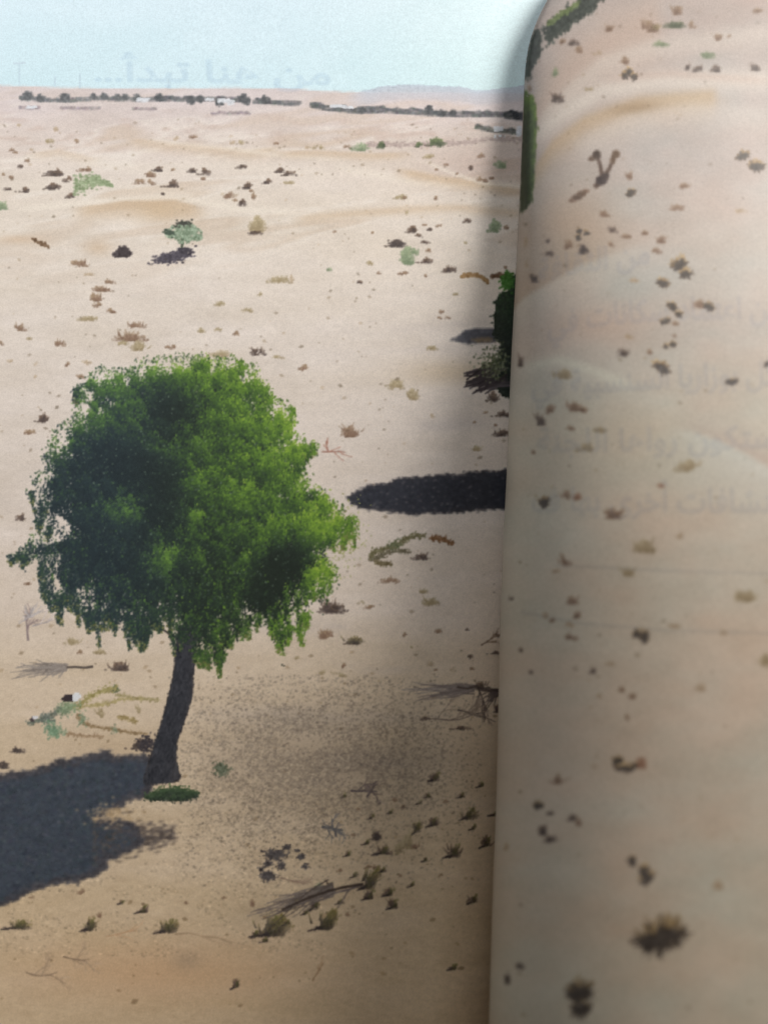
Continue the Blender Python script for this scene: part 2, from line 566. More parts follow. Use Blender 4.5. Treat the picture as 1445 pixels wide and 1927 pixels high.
def raster(Q, C, h, x0, y0, w, ht, ss=2):
    """paint quads in height order on a small grid: premultiplied colour and coverage"""
    o = np.argsort(h, kind='stable')
    Q, C = (Q[o] - (x0, y0)) * ss, C[o]
    buf = np.zeros((ht * ss * w * ss, 3), np.float32)
    cov = np.zeros(ht * ss * w * ss, np.float32)
    lu = np.maximum(np.linalg.norm(Q[:, 1] - Q[:, 0], axis=1), np.linalg.norm(Q[:, 2] - Q[:, 3], axis=1))
    lv = np.maximum(np.linalg.norm(Q[:, 3] - Q[:, 0], axis=1), np.linalg.norm(Q[:, 2] - Q[:, 1], axis=1))
    nu, nv = np.clip(np.ceil(lu * 1.25) + 1, 2, 600).astype(int), np.clip(np.ceil(lv * 1.25) + 1, 2, 600).astype(int)
    tot = nu * nv
    cs = np.cumsum(tot)
    a = 0
    while a < len(Q):
        b = max(a + 1, int(np.searchsorted(cs, (cs[a - 1] if a else 0) + 3000000)))
        t = tot[a:b]
        idx = np.repeat(np.arange(a, b), t)
        loc = np.arange(t.sum()) - np.repeat(np.cumsum(t) - t, t)
        u = ((loc % nu[idx]) / (nu[idx] - 1))[:, None]
        v = ((loc // nu[idx]) / (nv[idx] - 1))[:, None]
        P = (Q[idx, 0] * (1 - u) + Q[idx, 1] * u) * (1 - v) + (Q[idx, 3] * (1 - u) + Q[idx, 2] * u) * v
        K = (C[idx, 0] * (1 - u) + C[idx, 1] * u) * (1 - v) + (C[idx, 3] * (1 - u) + C[idx, 2] * u) * v
        ix, iy = np.floor(P[:, 0]).astype(int), np.floor(P[:, 1]).astype(int)
        ok = (ix >= 0) & (iy >= 0) & (ix < w * ss) & (iy < ht * ss)
        f = iy[ok] * (w * ss) + ix[ok]
        buf[f] = K[ok]
        cov[f] = 1
        a = b
    buf = buf.reshape(ht, ss, w, ss, 3).mean((1, 3))
    cov = cov.reshape(ht, ss, w, ss).mean((1, 3))
    return buf, cov


def lay_sheet(name, side, A, x0, y0, label=None, kind=None, step=INK_STEP, cut_at=0.05):
    """mesh sheet of the painted area A (canvas coordinates x0, y0) with the canvas colours"""
    cv = CANVAS[side]
    bx0, by0 = BOX[side][:2]
    ht, w = A.shape
    gx, gy = np.arange(0, w - 1 + 1e-6, step), np.arange(0, ht - 1 + 1e-6, step)
    ii, jj = np.round(gx).astype(int), np.round(gy).astype(int)
    g = A[np.ix_(jj, ii)] > cut_at
    cell = g[:-1, :-1] | g[1:, :-1] | g[:-1, 1:] | g[1:, 1:]
    if not cell.any():
        return None
    cy, cx = np.nonzero(cell)
    nx = len(gx)
    F = np.stack([cy * nx + cx, cy * nx + cx + 1, (cy + 1) * nx + cx + 1, (cy + 1) * nx + cx], 1)
    used, inv = np.unique(F, return_inverse=True)
    F = inv.reshape(F.shape)
    vy, vx = used // nx, used % nx
    px, py = x0 + gx[vx] + .5, y0 + gy[vy] + .5
    col = cv[(y0 - by0) + jj[vy], (x0 - bx0) + ii[vx]]
    if side == 'R':
        px = np.maximum(px, np.interp(py, EDGE_PY, EDGE_PX) + 1.0)
    _order[0] += 1
    # the rim of the sheet sinks into the paper, so that ink and paper meet without a step
    solid = np.clip((A[jj[vy], ii[vx]] - .5 * cut_at) / cut_at, 0, 1)
    V, N = page_verts(px, py, side, -2e-6 + solid * (2e-6 + H0 + _order[0] * 2.5e-8), True)
    on = (V[:, 1] < 0.1074) & (V[:, 1] > -0.1034) & (V[:, 0] > -0.0884)       # nothing printed beyond the paper
    F = F[on[F].all(1)]
    used, inv = np.unique(F, return_inverse=True)
    V, N, col, F = V[used], N[used], col[used], inv.reshape(F.shape)
    me = array_mesh(name, V, F[:, ::-1], lin(np.clip(col, 0, 255)), True)
    me.normals_split_custom_set_from_vertices(N.tolist())
    return link(name, me, M_INK, left_page if side == 'L' else right_page, label, kind)


def paint(name, side, A, RGB, x0, y0, label=None, kind=None, step=INK_STEP):
    bx0, by0 = BOX[side][:2]
    ht, w = A.shape
    v = CANVAS[side][y0 - by0:y0 - by0 + ht, x0 - bx0:x0 - bx0 + w]
    v += (RGB - v) * A[..., None]
    return lay_sheet(name, side, A, x0, y0, label, kind, step)


class Ink:
    def __init__(self):
        self.q, self.c, self.h = [], [], []

    def quads(self, Q, C, h=0.0):
        """Q (n,4,2) photo-plane quads, C (n,3) or (n,4,3) print colours 0-255, h extra height in layers"""
        Q = np.asarray(Q, float)
        if len(Q) == 0:
            return self
        C = np.asarray(C, float)
        if C.ndim == 1:
            C = np.broadcast_to(C, (len(Q), 3))
        if C.ndim == 2:
            C = np.repeat(C[:, None], 4, 1)
        self.q.append(Q)
        self.c.append(C)
        self.h.append(np.broadcast_to(np.asarray(h, float), (len(Q),)))
        return self

    def flecks(self, x, y, ln, wd, ang, C, h=0.0):
        x, y = np.asarray(x, float), np.asarray(y, float)
        ln, wd, ang = (np.broadcast_to(np.asarray(a, float), x.shape) for a in (ln, wd, ang))
        dx, dy = np.cos(ang) * ln / 2, np.sin(ang) * ln / 2
        ex, ey = -np.sin(ang) * wd / 2, np.cos(ang) * wd / 2
        Q = np.stack([np.stack([x - dx, y - dy], -1), np.stack([x + ex, y + ey], -1),
                      np.stack([x + dx, y + dy], -1), np.stack([x - ex, y - ey], -1)], 1)
        return self.quads(Q, C, h)

    def line(self, pts, w0, w1, col, h=0.0, jit=0.0):
        pts = np.array(pts, float)
        if jit:
            pts = pts + RNG.normal(0, jit, pts.shape)
        n = len(pts)
        w = np.linspace(w0, w1, n)
        d = np.gradient(pts, axis=0)
        d /= np.maximum(np.linalg.norm(d, axis=1, keepdims=True), 1e-6)
        nrm = np.stack([-d[:, 1], d[:, 0]], 1) * w[:, None] / 2
        a, b = pts + nrm, pts - nrm
        Q = np.stack([a[:-1], a[1:], b[1:], b[:-1]], 1)
        return self.quads(Q, col, h)

    def fill(self, poly, col, cell=5.0, h=0.0, var=8):
        """fill a polygon with a grid of small cells so that it follows the curved paper"""
        poly = np.array(poly, float)
        x0, y0 = poly.min(0)
        x1, y1 = poly.max(0)
        X, Y = np.meshgrid(np.arange(x0, x1, cell) + cell / 2, np.arange(y0, y1, cell) + cell / 2)
        X, Y = X.ravel(), Y.ravel()
        k = inside(poly, X, Y)
        X, Y = X[k], Y[k]
        s = cell * 0.62
        off = np.array([(-s, -s), (s, -s), (s, s), (-s, s)])
        Q = np.stack([X, Y], 1)[:, None] + off[None]
        n = fbm(X / 30, Y / 14, 81)[:, None] * var + RNG.normal(0, var * .35, (len(X), 1))
        return self.quads(Q, np.asarray(col, float) + n, h + RNG.random(len(X)) * 0.2)

    def build(self, name, side, label=None, kind=None, blur=None, opacity=1.0):
        blur = (1.0 if side == 'L' else 1.9) if blur is None else blur
        Q = np.concatenate(self.q)
        C = np.concatenate(self.c)
        h = np.concatenate(self.h)
        bx0, by0, bx1, by1 = BOX[side]
        m = int(4 + 3 * blur)
        x0, y0 = np.floor(Q.reshape(-1, 2).min(0)).astype(int) - m
        x1, y1 = np.ceil(Q.reshape(-1, 2).max(0)).astype(int) + m
        x0, y0, x1, y1 = max(x0, bx0), max(y0, by0), min(x1, bx1), min(y1, by1)
        buf, cov = raster(Q, C, h, x0, y0, x1 - x0, y1 - y0)
        buf, cov = gauss(buf, blur), gauss(cov, blur)
        A = cov * opacity
        RGB = buf / np.maximum(cov, 1e-4)[..., None]
        return paint(name, side, A, RGB, x0, y0, label, kind)


def inside(poly, X, Y):
    r = np.zeros(len(X), bool)
    n = len(poly)
    for i in range(n):
        (xa, ya), (xb, yb) = poly[i], poly[(i + 1) % n]
        if ya == yb:
            continue
        k = ((ya > Y) != (yb > Y)) & (X < (xb - xa) * (Y - ya) / (yb - ya) + xa)
        r ^= k
    return r


def rnd_in(poly, n):
    poly = np.array(poly, float)
    x0, y0 = poly.min(0)
    x1, y1 = poly.max(0)
    out = np.zeros((0, 2))
    while len(out) < n:
        p = RNG.random((n * 2, 2)) * (x1 - x0, y1 - y0) + (x0, y0)
        out = np.concatenate([out, p[inside(poly, p[:, 0], p[:, 1])]])
    return out[:n]


def zoomed(pts, scale, ox, oy):
    return [(x / scale + ox, y / scale + oy) for x, y in pts]


# ---- sky, far hills, horizon
HZ = np.array([(-70, 158), (0, 160), (100, 164), (200, 167), (330, 166), (450, 165), (560, 168), (620, 172), (680, 174), (800, 174), (990, 176), (1076, 176)], float)
X_, Y_ = np.meshgrid(np.arange(-210, 1076) + .5, np.arange(-60, 190) + .5)
hz = np.interp(X_, HZ[:, 0], HZ[:, 1]) + fbm(X_ / 25, X_ * 0 + 3, 91) * 1.6
A = sstep(2.0, -2.0, Y_ - hz)
top, low = np.array((214, 233, 243.)), np.array((211, 235, 244.))
f = np.clip(Y_ / 165, 0, 1)[..., None]
C_ = top + (low - top) * f + fbm(X_ / 140, Y_ / 70, 93)[..., None] * np.array((5, 3, 3)) + fbm(X_ / 30, Y_ / 30, 94)[..., None] * np.array((2, 1.5, 1.5))
C_ = C_ + sstep(450, 1000, X_)[..., None] * np.array((3, 2, -3))
paint('printed_sky', 'L', A, C_, -210, -60, 'pale blue printed sky along the head of the left page', step=4)
X_, Y_ = np.meshgrid(np.arange(640, 1076) + .5, np.arange(148, 206) + .5)
ht_ = np.interp(X_, [640, 690, 720, 760, 820, 870, 895, 930, 985, 1050], [182, 169, 162, 159, 161, 163, 171, 167, 161, 159]) + fbm(X_ / 9, X_ * 0, 95) * 1.8
f = np.clip((Y_ - ht_) / 34, 0, 1)
A = sstep(-2.5, 2.5, Y_ - ht_) * (1 - sstep(.7, 1.0, f)) * sstep(640, 700, X_) * .85
C_ = np.array((193, 201, 215.)) * (1 - f)[..., None] + np.array((207, 198, 200.)) * f[..., None] + fbm(X_ / 12, Y_ / 5, 96)[..., None] * 4
paint('printed_hills', 'L', A, C_, 640, 148, 'hazy blue printed hills on the horizon beside the gutter', step=2)

# pylons and poles, barely visible against the sky
for x, y0, y1 in ((37, 119, 160), (104, 143, 162), (151, 138, 165), (318, 148, 166)):
    ik = Ink()
    ik.line([(x, y0), (x, y1)], 3, 3, (197, 218, 230), 1)
    if x == 37:
        ik.line([(26, 120), (49, 118)], 3, 3, (200, 218, 230), 1.2)
    ik.build('printed_pylon', 'L')


# ---- far belts of trees and houses
def belt(pts, thick, dens, col, label, name='printed_tree_belt', side='L', bumps=()):
    ik = Ink()
    pts = np.array(pts, float)
    L = pts[-1, 0] - pts[0, 0]
    n = int(L * thick * dens)
    x = pts[0, 0] + RNG.random(n) * L
    yc = np.interp(x, pts[:, 0], pts[:, 1])
    th = thick * (0.55 + 0.6 * vnoise(x / 9, x * 0, 97))
    y = yc - RNG.random(n) * th
    c = np.asarray(col, float) + RNG.normal(0, 17, (n, 1)) + RNG.normal(0, 4, (n, 3))
    c = c + (np.array((196, 182, 180.)) - c) * (np.clip(fbm(x / 16, y / 3, 99), 0, .8)[:, None] * 1.1 + .04)
    ik.flecks(x, y, 3 + RNG.random(n) * 4, 2 + RNG.random(n) * 2, RNG.random(n) * 0.8 - 0.4, c, RNG.random(n) * 2)
    for bx, by, r in bumps:
        m = int(r * r * 0.9)
        a, rr = RNG.random(m) * 6.28, np.sqrt(RNG.random(m)) * r * .9 + RNG.normal(0, 1.0, m)
        c = np.asarray(col, float) * .85 + RNG.normal(0, 14, (m, 1))
        ik.flecks(bx + np.cos(a) * rr, by + np.sin(a) * rr * 0.9, 4, 3, RNG.random(m) * 3, c, 2 + RNG.random(m))
    return ik.build(name, side, label, blur=1.2, opacity=.9)


DK = (84, 88, 92)
belt([(38, 188), (80, 190), (130, 192), (180, 188), (240, 190), (320, 190)], 7, .55, (104, 108, 112), 'broken dark printed tree belt at the far left horizon',
     bumps=[(53, 180, 10), (78, 185, 9), (123, 184, 10), (176, 182, 6), (197, 181, 7), (221, 184, 7), (236, 183, 7), (258, 184, 7)])
belt([(290, 188), (340, 190), (400, 189), (470, 193)], 8, .7, (92, 96, 100), 'printed tree belt with pale houses below the far horizon',
     bumps=[(300, 184, 8), (360, 188, 9), (376, 186, 8), (414, 193, 8), (457, 184, 9), (463, 190, 8)])
belt([(478, 194), (500, 195), (545, 198), (565, 197)], 8, .9, DK, 'short dark printed tree belt around a rounded tree', bumps=[(499, 188, 9)])
belt([(586, 202), (620, 208), (680, 213), (720, 211), (800, 217), (860, 219), (935, 219), (975, 220)], 11, 1.25, DK,
     'long dark printed tree belt running towards the gutter', bumps=[(807, 206, 8), (832, 213, 7), (852, 213, 7), (680, 206, 7)])
belt([(950, 222), (970, 225), (988, 226)], 13, 1.6, (60, 64, 70), 'dark printed trees touching the gutter below the hills', bumps=[(972, 217, 8)])
belt([(895, 242), (930, 249), (960, 251), (978, 253)], 9, 1.0, (74, 80, 76), 'dark printed tree belt beside small white buildings near the gutter')
for pts, lb in (([(115, 205), (150, 206), (188, 206)], 'thin grey printed shadow strip under the left tree belt'),
                ([(250, 207), (295, 207)], 'short grey printed scrub strip left of centre'),
                ([(398, 215), (470, 215)], 'long grey printed scrub strip on the pale dune'),
                ([(38, 205), (75, 205)], 'pale grey printed scrub strip at the left margin')):
    belt(pts, 4.5, .42, (150, 138, 142), lb, 'printed_scrub_strip')
for x, y, w, h in ((270, 188, 22, 6), (424, 190, 24, 7), (435, 193, 10, 7), (395, 187, 14, 4), (60, 202, 18, 4), (637, 200, 30, 4),
                   (655, 202, 18, 4), (938, 243, 14, 8), (976, 247, 6, 18), (940, 259, 16, 10)):
    ik = Ink()
    m = int(w * h * .5)
    ik.flecks(x + (RNG.random(m) - .5) * w, y + (RNG.random(m) - .5) * h, 6, 2.6, RNG.normal(0, .1, m), np.array((220, 222, 228)) + RNG.normal(0, 8, (m, 1)), 3 + RNG.random(m))
    ik.build('printed_building', 'L')
ik = Ink()
n = 500
x = 690 + RNG.random(n) * 295
y = np.interp(x, [690, 780, 860, 920, 985], [272, 272, 270, 262, 262]) + RNG.normal(0, 2.5, n)
ik.flecks(x, y, 6, 2.5, RNG.normal(0, .1, n), np.array((184, 166, 160)) + RNG.normal(0, 8, (n, 1)), RNG.random(n))
ik.build('printed_track', 'L', 'grey printed track crossing the sand towards the gutter')

# ---- tufts, shrubs, mounds: (x, y of the foot, width, height, kind)
PAL = {'d': ((66, 54, 52), (120, 96, 78)), 'b': ((122, 94, 76), (168, 142, 114)), 'o': ((152, 134, 102), (188, 172, 138)),
       'g': ((112, 130, 100), (166, 180, 144)), 'k': ((58, 50, 50), (84, 70, 66)), 'G': ((66, 78, 56), (114, 128, 84)),
       's': ((66, 58, 52), (138, 124, 76)), 'r': ((150, 108, 86), (184, 146, 120)), 'f': ((182, 160, 134), (200, 180, 154))}
NAMES = {'d': 'printed_tuft', 'b': 'printed_tuft', 'o': 'printed_grass_tuft', 'g': 'printed_shrub', 'k': 'printed_mound', 'G': 'printed_shrub',
         's': 'printed_grass_clump', 'r': 'printed_tuft', 'f': 'printed_tuft'}


def tuft(x, y, w, h, kind, side, label=None, lean=0.0):
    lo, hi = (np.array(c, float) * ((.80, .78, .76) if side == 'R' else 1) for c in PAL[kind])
    ik = Ink()
    far = side == 'L' and y < 500
    n = int(np.clip(w * h * 0.30, 10, 520))
    # a soft-rimmed heap of flecks, denser and darker towards the foot
    ns = max(2, int(w / 8))
    sx, sv = RNG.normal(0, .24, ns), np.clip(RNG.normal(.36, .18, ns), .08, .8)
    i = RNG.integers(0, ns, n)
    u = sx[i] + RNG.normal(0, .15, n)
    v = np.clip(sv[i] * (1 - np.abs(u)) + RNG.normal(0, .17, n), -.06, 1)
    fx, fy = x + u * w + lean * v * h, y - v * h
    under = sand_at(side, fx, fy)
    c = lo + (hi - lo) * (np.clip(v * 1.2 + RNG.normal(0, .25, n), 0, 1))[:, None] + RNG.normal(0, 8, (n, 1))
    rim = np.clip((np.abs(u) - .22) * 2.2, 0, .75)[:, None] * RNG.random((n, 1)) + .10
    c = c + (under - c) * rim
    s = 2.2 + min(w, h) * 0.10
    if kind in 'kdb':
        ik.flecks(fx, fy, s * (0.8 + RNG.random(n)), s * .75, RNG.normal(0, .6, n) + lean * -.8, c, RNG.random(n))
    elif kind in 'gG':
        ik.flecks(fx, fy, s * (0.8 + RNG.random(n)), s * .8, RNG.random(n) * 3.14, c, RNG.random(n))
    else:
        ik.flecks(fx, fy, s * (0.9 + RNG.random(n)), s * .62, -1.57 + RNG.normal(0, .55, n) + u * 1.2, c, RNG.random(n))
    # blades standing out of it
    if kind in 'dbos' and h > 9 and not far:
        m = int(np.clip(w * 0.4, 3, 40))
        bx = x + RNG.normal(0, .24, m) * w
        ang = RNG.normal(0, .32, m) + (bx - x) / w * 1.2 + lean
        ln = h * (0.35 + .5 * RNG.random(m))
        y0 = y - RNG.random(m) * h * .5
        tx, ty = bx + np.sin(ang) * ln, y0 - np.cos(ang) * ln
        wd = .8 + min(h, 30) * .035
        Q = np.stack([np.stack([bx - wd, y0], -1), np.stack([bx + wd, y0], -1), np.stack([tx + .5, ty], -1), np.stack([tx - .5, ty], -1)], 1)
        tip = hi + (under.mean(0) - hi) * .35
        cc = np.stack([np.repeat((lo + 14)[None], m, 0)] * 2 + [np.repeat(tip[None], m, 0)] * 2, 1)
        ik.quads(Q, cc + RNG.normal(0, 9, (m, 1, 1)), 1 + RNG.random(m))
    # small printed cast shadow to the left of the foot
    if kind in 'dksG' and w > 13:
        m = int(w * .4)
        ik.flecks(x - w * .32 + RNG.normal(0, .2, m) * w, y + RNG.random(m) * h * .14 - h * .06, s * 1.5, s * .6, RNG.normal(.1, .15, m),
                  np.array((104, 90, 82)) + RNG.normal(0, 10, (m, 1)), 0)
    if side == 'L' and y > 1450 and kind in 'sd':
        m = int(w * 1.3)
        f = RNG.random(m)
        ik.flecks(x - w * .15 - f * w * .75, y + f * h * .22 + RNG.normal(0, 1, m) * h * .07 * (1 - f), 5, 2.2, -.25 + RNG.normal(0, .2, m), np.array((58, 50, 50)) + RNG.normal(0, 9, (m, 1)), 2)
        m = int(w * 1.1)
        f = RNG.random(m)
        ik.flecks(x + RNG.normal(0, .14, m) * w + f * h * .35, y - f * h * .95, 5, 1.9, -1.15 + RNG.normal(0, .2, m), np.array((74, 70, 52)) + f[:, None] * np.array((52, 50, 22)) + RNG.normal(0, 10, (m, 1)), 3)
    return ik.build(NAMES[kind], side, label)


def clump(cx, cy, rx, ry, n, side, label, up=1.0, dark=0.0):
    ik = Ink()
    a = RNG.random(n) * 6.28
    r = RNG.random(n) ** .6
    lob = RNG.normal(0, .32, (3, 2)) * (rx, ry)        # a few uneven hearts instead of one round one
    li = RNG.integers(0, 3, n)
    x0, y0 = cx + lob[li, 0] + np.cos(a) * r * rx * .42, cy + lob[li, 1] + np.sin(a) * r * ry * .34
    ang = np.arctan2(np.sin(a) * .8 - .35 * up, np.cos(a)) + RNG.normal(0, .35, n)
    ln = (rx * .42) * (.4 + .9 * RNG.random(n))
    tone = np.clip(-(np.sin(ang)) * .75 + RNG.normal(0, .25, n), 0, 1)[:, None]
    c = np.array((66, 56, 48.)) + dark * np.array((1.2, 1.0, .8)) + tone * np.array((92, 76, 44.)) + RNG.normal(0, 10, (n, 1))
    x1, y1 = x0 + np.cos(ang) * ln, y0 + np.sin(ang) * ln
    w = 1.2 + rx * .025
    nx, ny = -np.sin(ang) * w / 2, np.cos(ang) * w / 2
    Q = np.stack([np.stack([x0 + nx, y0 + ny], -1), np.stack([x0 - nx, y0 - ny], -1), np.stack([x1 - nx * .3, y1 - ny * .3], -1), np.stack([x1 + nx * .3, y1 + ny * .3], -1)], 1)
    ik.quads(Q, c, RNG.random(n))
    m = n
    ik.flecks(cx + lob[li, 0] + RNG.normal(0, .26, m) * rx * .8, cy + lob[li, 1] + RNG.normal(0, .22, m) * ry * .75 + ry * .12, 3 + rx * .09, 2 + rx * .05, RNG.random(m) * 3, np.array((62, 54, 48)) + dark * .8 + RNG.normal(0, 8, (m, 1)), 1 + RNG.random(m))
    return ik.build('printed_grass_clump', side, label, blur=1.4)


LEFT_TUFTS = '''
22 284 9 6 b|30 289 8 5 b|60 283 8 4 f|52 304 11 7 b|42 315 13 9 d|7 330 7 5 b|20 335 10 7 b|17 357 13 7 d|47 361 17 11 d|107 330 34 14 d|162 321 19 12 b|
130 342 15 9 d|100 355 31 14 d|136 372 17 10 d|299 321 21 10 d|279 332 24 13 b|264 345 15 11 b|283 347 13 9 b|326 321 11 4 b|324 351 23 14 d|309 366 11 6 d|
365 323 17 10 d|382 328 22 12 d|381 338 11 7 b|457 316 17 9 d|529 324 17 10 d|543 330 19 10 d|504 345 17 8 d|466 354 19 12 d|428 371 19 15 b|543 346 24 6 o|443 380 10 7 b|
456 386 13 14 d|478 374 9 14 b|473 361 8 6 b|483 434 34 26 o|481 440 26 8 d|632 438 8 6 b|701 440 8 5 b|575 279 14 6 f|602 280 18 8 o|653 278 10 8 b|685 282 28 18 g|
719 277 15 16 G|105 245 12 10 f|93 268 15 9 o|143 269 11 8 b|35 237 9 5 f|366 260 18 7 b|333 263 10 8 f|438 270 12 6 f|451 271 14 8 o|521 272 10 6 b|5 394 18 18 g|
789 276 15 11 G|819 274 34 16 G|944 314 19 16 g|883 320 11 10 d|905 296 11 9 b|809 297 22 8 o|842 311 9 6 b|906 342 17 10 b|926 337 10 7 b|861 329 7 5 b|820 320 7 5 b|
750 373 24 10 o|762 374 10 6 b|818 375 10 7 b|766 402 9 5 o|880 418 14 8 d|932 434 22 24 g|955 430 10 9 b|777 437 24 12 d|798 425 7 5 b|807 433 13 7 d|827 427 12 6 b|
786 446 13 7 d|746 463 32 17 k|800 458 13 8 d|806 474 11 8 b|764 494 30 34 g|779 478 14 14 g|875 459 9 5 o|697 497 13 8 o|616 509 14 7 g|709 515 11 6 b|758 516 22 7 b|
800 521 9 5 b|676 533 12 7 d|799 494 22 13 d|845 511 24 11 d|950 505 11 6 b|854 555 16 5 o|832 589 12 7 b|845 599 11 6 b|827 600 9 4 b|812 657 24 8 o|572 697 16 10 b|
746 730 26 17 o|775 750 24 19 o|660 820 34 22 b|813 785 9 7 f|925 754 22 18 d|947 783 26 10 d|913 778 10 5 b|946 820 28 12 d|895 848 19 11 o|893 796 6 4 b|933 801 8 5 b|
149 500 32 11 b|168 519 18 6 f|205 533 17 9 b|190 548 36 10 b|182 566 24 15 b|190 577 18 9 b|212 588 16 9 b|170 602 44 8 o|254 616 26 11 b|246 640 40 19 b|230 649 22 9 o|
263 658 26 18 o|37 621 17 14 b|52 638 16 5 o|113 650 17 11 b|2 649 9 8 b|316 655 11 7 b|329 656 11 9 b|380 626 16 8 o|411 622 16 6 o|446 630 13 8 b|417 574 22 9 o|465 586 20 8 o|
492 556 13 6 o|523 532 34 13 o|549 532 8 18 f|484 667 19 17 d|418 671 42 10 o|523 674 20 6 o|128 688 9 7 b|151 713 20 9 b|23 681 16 5 f|167 683 24 5 f|66 710 8 6 f|
82 793 22 15 d|58 817 28 8 b|40 978 13 13 d|54 1100 10 9 b|625 1151 38 24 d|613 1200 30 16 b|666 1211 24 16 s|794 1052 24 13 d|737 1096 26 11 b|792 1115 22 9 o|
809 1137 28 15 o|698 1145 16 9 b|680 1136 9 6 o|762 1197 9 8 b|823 1190 14 9 b|878 1187 7 6 d|776 1220 7 6 o|935 1198 9 7 d|931 1230 18 8 d|882 1238 13 8 d|849 1263 10 9 f|
887 1261 9 7 b|810 1252 13 12 f|647 1255 8 9 b|610 1268 24 8 o|643 1273 20 7 o|819 1468 17 16 d|741 1508 10 8 b|782 1566 12 22 s|815 1553 15 16 d|881 1539 19 20 s|
853 1610 22 22 d|766 1596 20 32 o|752 1604 18 26 o|784 1596 14 10 b|710 1579 20 20 k|722 1606 24 14 d|698 1634 22 8 b|693 1668 24 36 s|598 1676 22 16 g|615 1682 14 24 d|
547 1710 14 24 s|592 1710 17 24 d|695 1690 16 18 d|733 1684 16 14 d|741 1708 16 16 d|611 1745 34 32 s|512 1757 44 36 s|481 1761 14 10 d|890 1698 13 15 d|475 1704 12 12 b|
36 1746 36 15 s|169 1748 20 22 s|186 1726 8 12 b|269 1716 17 14 d|316 1752 30 24 s|156 1683 13 10 b|444 1858 12 18 d|853 1824 14 9 d|228 1260 36 17 d|137 1212 26 12 o|
190 1230 34 9 o|216 1300 18 14 G|31 1415 20 13 k|4 1444 22 22 k|264 1408 26 20 k|189 1348 13 20 o|204 1328 10 14 o|260 1340 10 14 o|64 1250 10 6 f|150 1230 10 8 b|
648 1500 9 7 d|676 1524 8 6 b|700 1540 9 8 d|735 1530 8 6 d|760 1520 9 7 b|790 1512 8 6 d|806 1500 9 8 d|838 1512 9 8 b|868 1500 10 8 d|655 1610 10 8 d|640 1640 9 7 b|668 1650 10 8 d|720 1640 9 8 d|750 1650 8 6 b|560 1690 9 10 d|575 1720 9 8 d|640 1700 9 8 d|655 1722 8 7 b|540 1740 10 9 d|498 1772 12 9 d|690 1588 10 8 d|665 1572 8 6 b|800 1620 8 7 d|775 1668 9 8 d|830 1650 8 7 b|905 1480 10 9 d|890 1560 9 9 d|60 1690 8 6 b|110 1660 9 7 b|230 1700 8 6 d|350 1700 8 6 b|420 1690 8 6 b|933 1534 16 6 d|915 1592 16 20 d|820 1262 9 5 b|700 1268 12 5 f|560 1240 12 7 o|905 1295 22 12 d|930 1310 20 16 d|938 1340 14 18 d|865 1372 28 9 d|803 1354 18 8 d'''
RIGHT_TUFTS = '''
1058 82 9 11 b|1077 84 14 13 d|1087 99 12 12 b|1125 102 9 10 f|1045 144 11 16 g|1047 191 17 20 d|996 170 7 10 b|1107 170 13 9 o|1176 120 17 14 b|1180 150 24 26 d|1147 58 13 12 b|
1218 58 30 20 b|1236 54 18 10 o|1269 50 28 17 G|1274 26 18 20 b|1303 54 12 16 b|1351 75 18 13 b|1372 70 8 6 b|1327 107 28 16 g|1294 130 10 10 d|1315 134 15 12 d|1348 134 16 14 d|
1421 132 14 13 d|1429 24 24 9 b|1243 86 26 10 g|1189 371 26 14 d|1183 337 10 14 b|1287 354 19 11 b|1271 395 24 11 b|1383 399 28 9 f|1134 406 19 11 b|1398 300 27 19 d|1427 322 40 20 k|
1094 450 20 20 d|1098 476 17 18 k|1151 437 13 10 d|1069 467 15 15 b|1145 463 14 9 b|1180 447 26 7 b|1216 441 16 9 b|1243 456 18 14 b|1232 475 20 10 b|1029 456 8 8 d|1033 482 13 11 d|
1005 530 12 16 d|1280 510 44 30 k|1245 539 28 18 d|1191 532 20 10 f|1271 592 30 20 k|1316 578 18 16 b|1334 582 24 12 k|1251 612 22 16 d|1269 613 18 8 b|1260 657 22 16 d|1171 669 17 13 d|
1219 665 14 9 b|1240 702 36 30 d|979 688 9 24 d|1381 726 22 14 k|1443 690 14 12 k|1060 710 30 14 o|1016 798 15 20 d|1036 777 15 18 b|1080 772 24 18 b|1098 776 16 10 b|1069 810 19 9 b|
1129 812 24 10 o|1005 852 9 9 b|1107 848 26 14 o|1298 886 38 20 o|1240 916 20 8 r|1025 956 27 32 k|1062 938 14 16 b|1087 940 17 15 r|1153 974 30 20 b|1267 633 9 7 b|1180 636 18 9 f|
1209 1038 34 24 o|1230 1040 14 9 o|1280 1012 14 12 f|1180 1082 28 15 o|1060 1062 15 18 b|1047 1076 20 7 f|1076 1136 22 15 b|1040 1170 12 9 b|1025 1162 14 14 f|1085 1162 10 14 b|
1072 1203 20 12 b|1072 1178 16 10 f|962 1128 7 9 d|980 1226 7 8 d|1000 1266 10 8 d|1116 1267 13 10 d|1400 1130 42 20 o|1209 1218 34 34 k|1268 1180 24 10 f|1361 1193 22 8 f|1145 1252 24 7 f|
1169 1303 13 10 b|1189 1314 13 10 b|1123 1314 13 10 f|1178 1354 11 9 b|1323 1298 26 16 f|1440 1254 22 24 o|1162 1442 26 24 k|1185 1455 26 22 k|1206 1444 20 24 r|1051 1474 20 16 b|
1118 1445 12 7 f|1013 1528 28 20 k|1034 1532 14 9 d|1022 1570 14 22 d|1036 1584 18 16 d|1078 1544 16 12 d|1088 1552 12 14 b|1189 1638 24 30 s|1217 1672 40 48 s|979 1822 11 16 k|
955 1850 10 24 k|1350 1672 20 22 f|953 1599 12 16 f|1180 1450 40 10 d|990 462 8 26 f|992 500 7 16 f'''
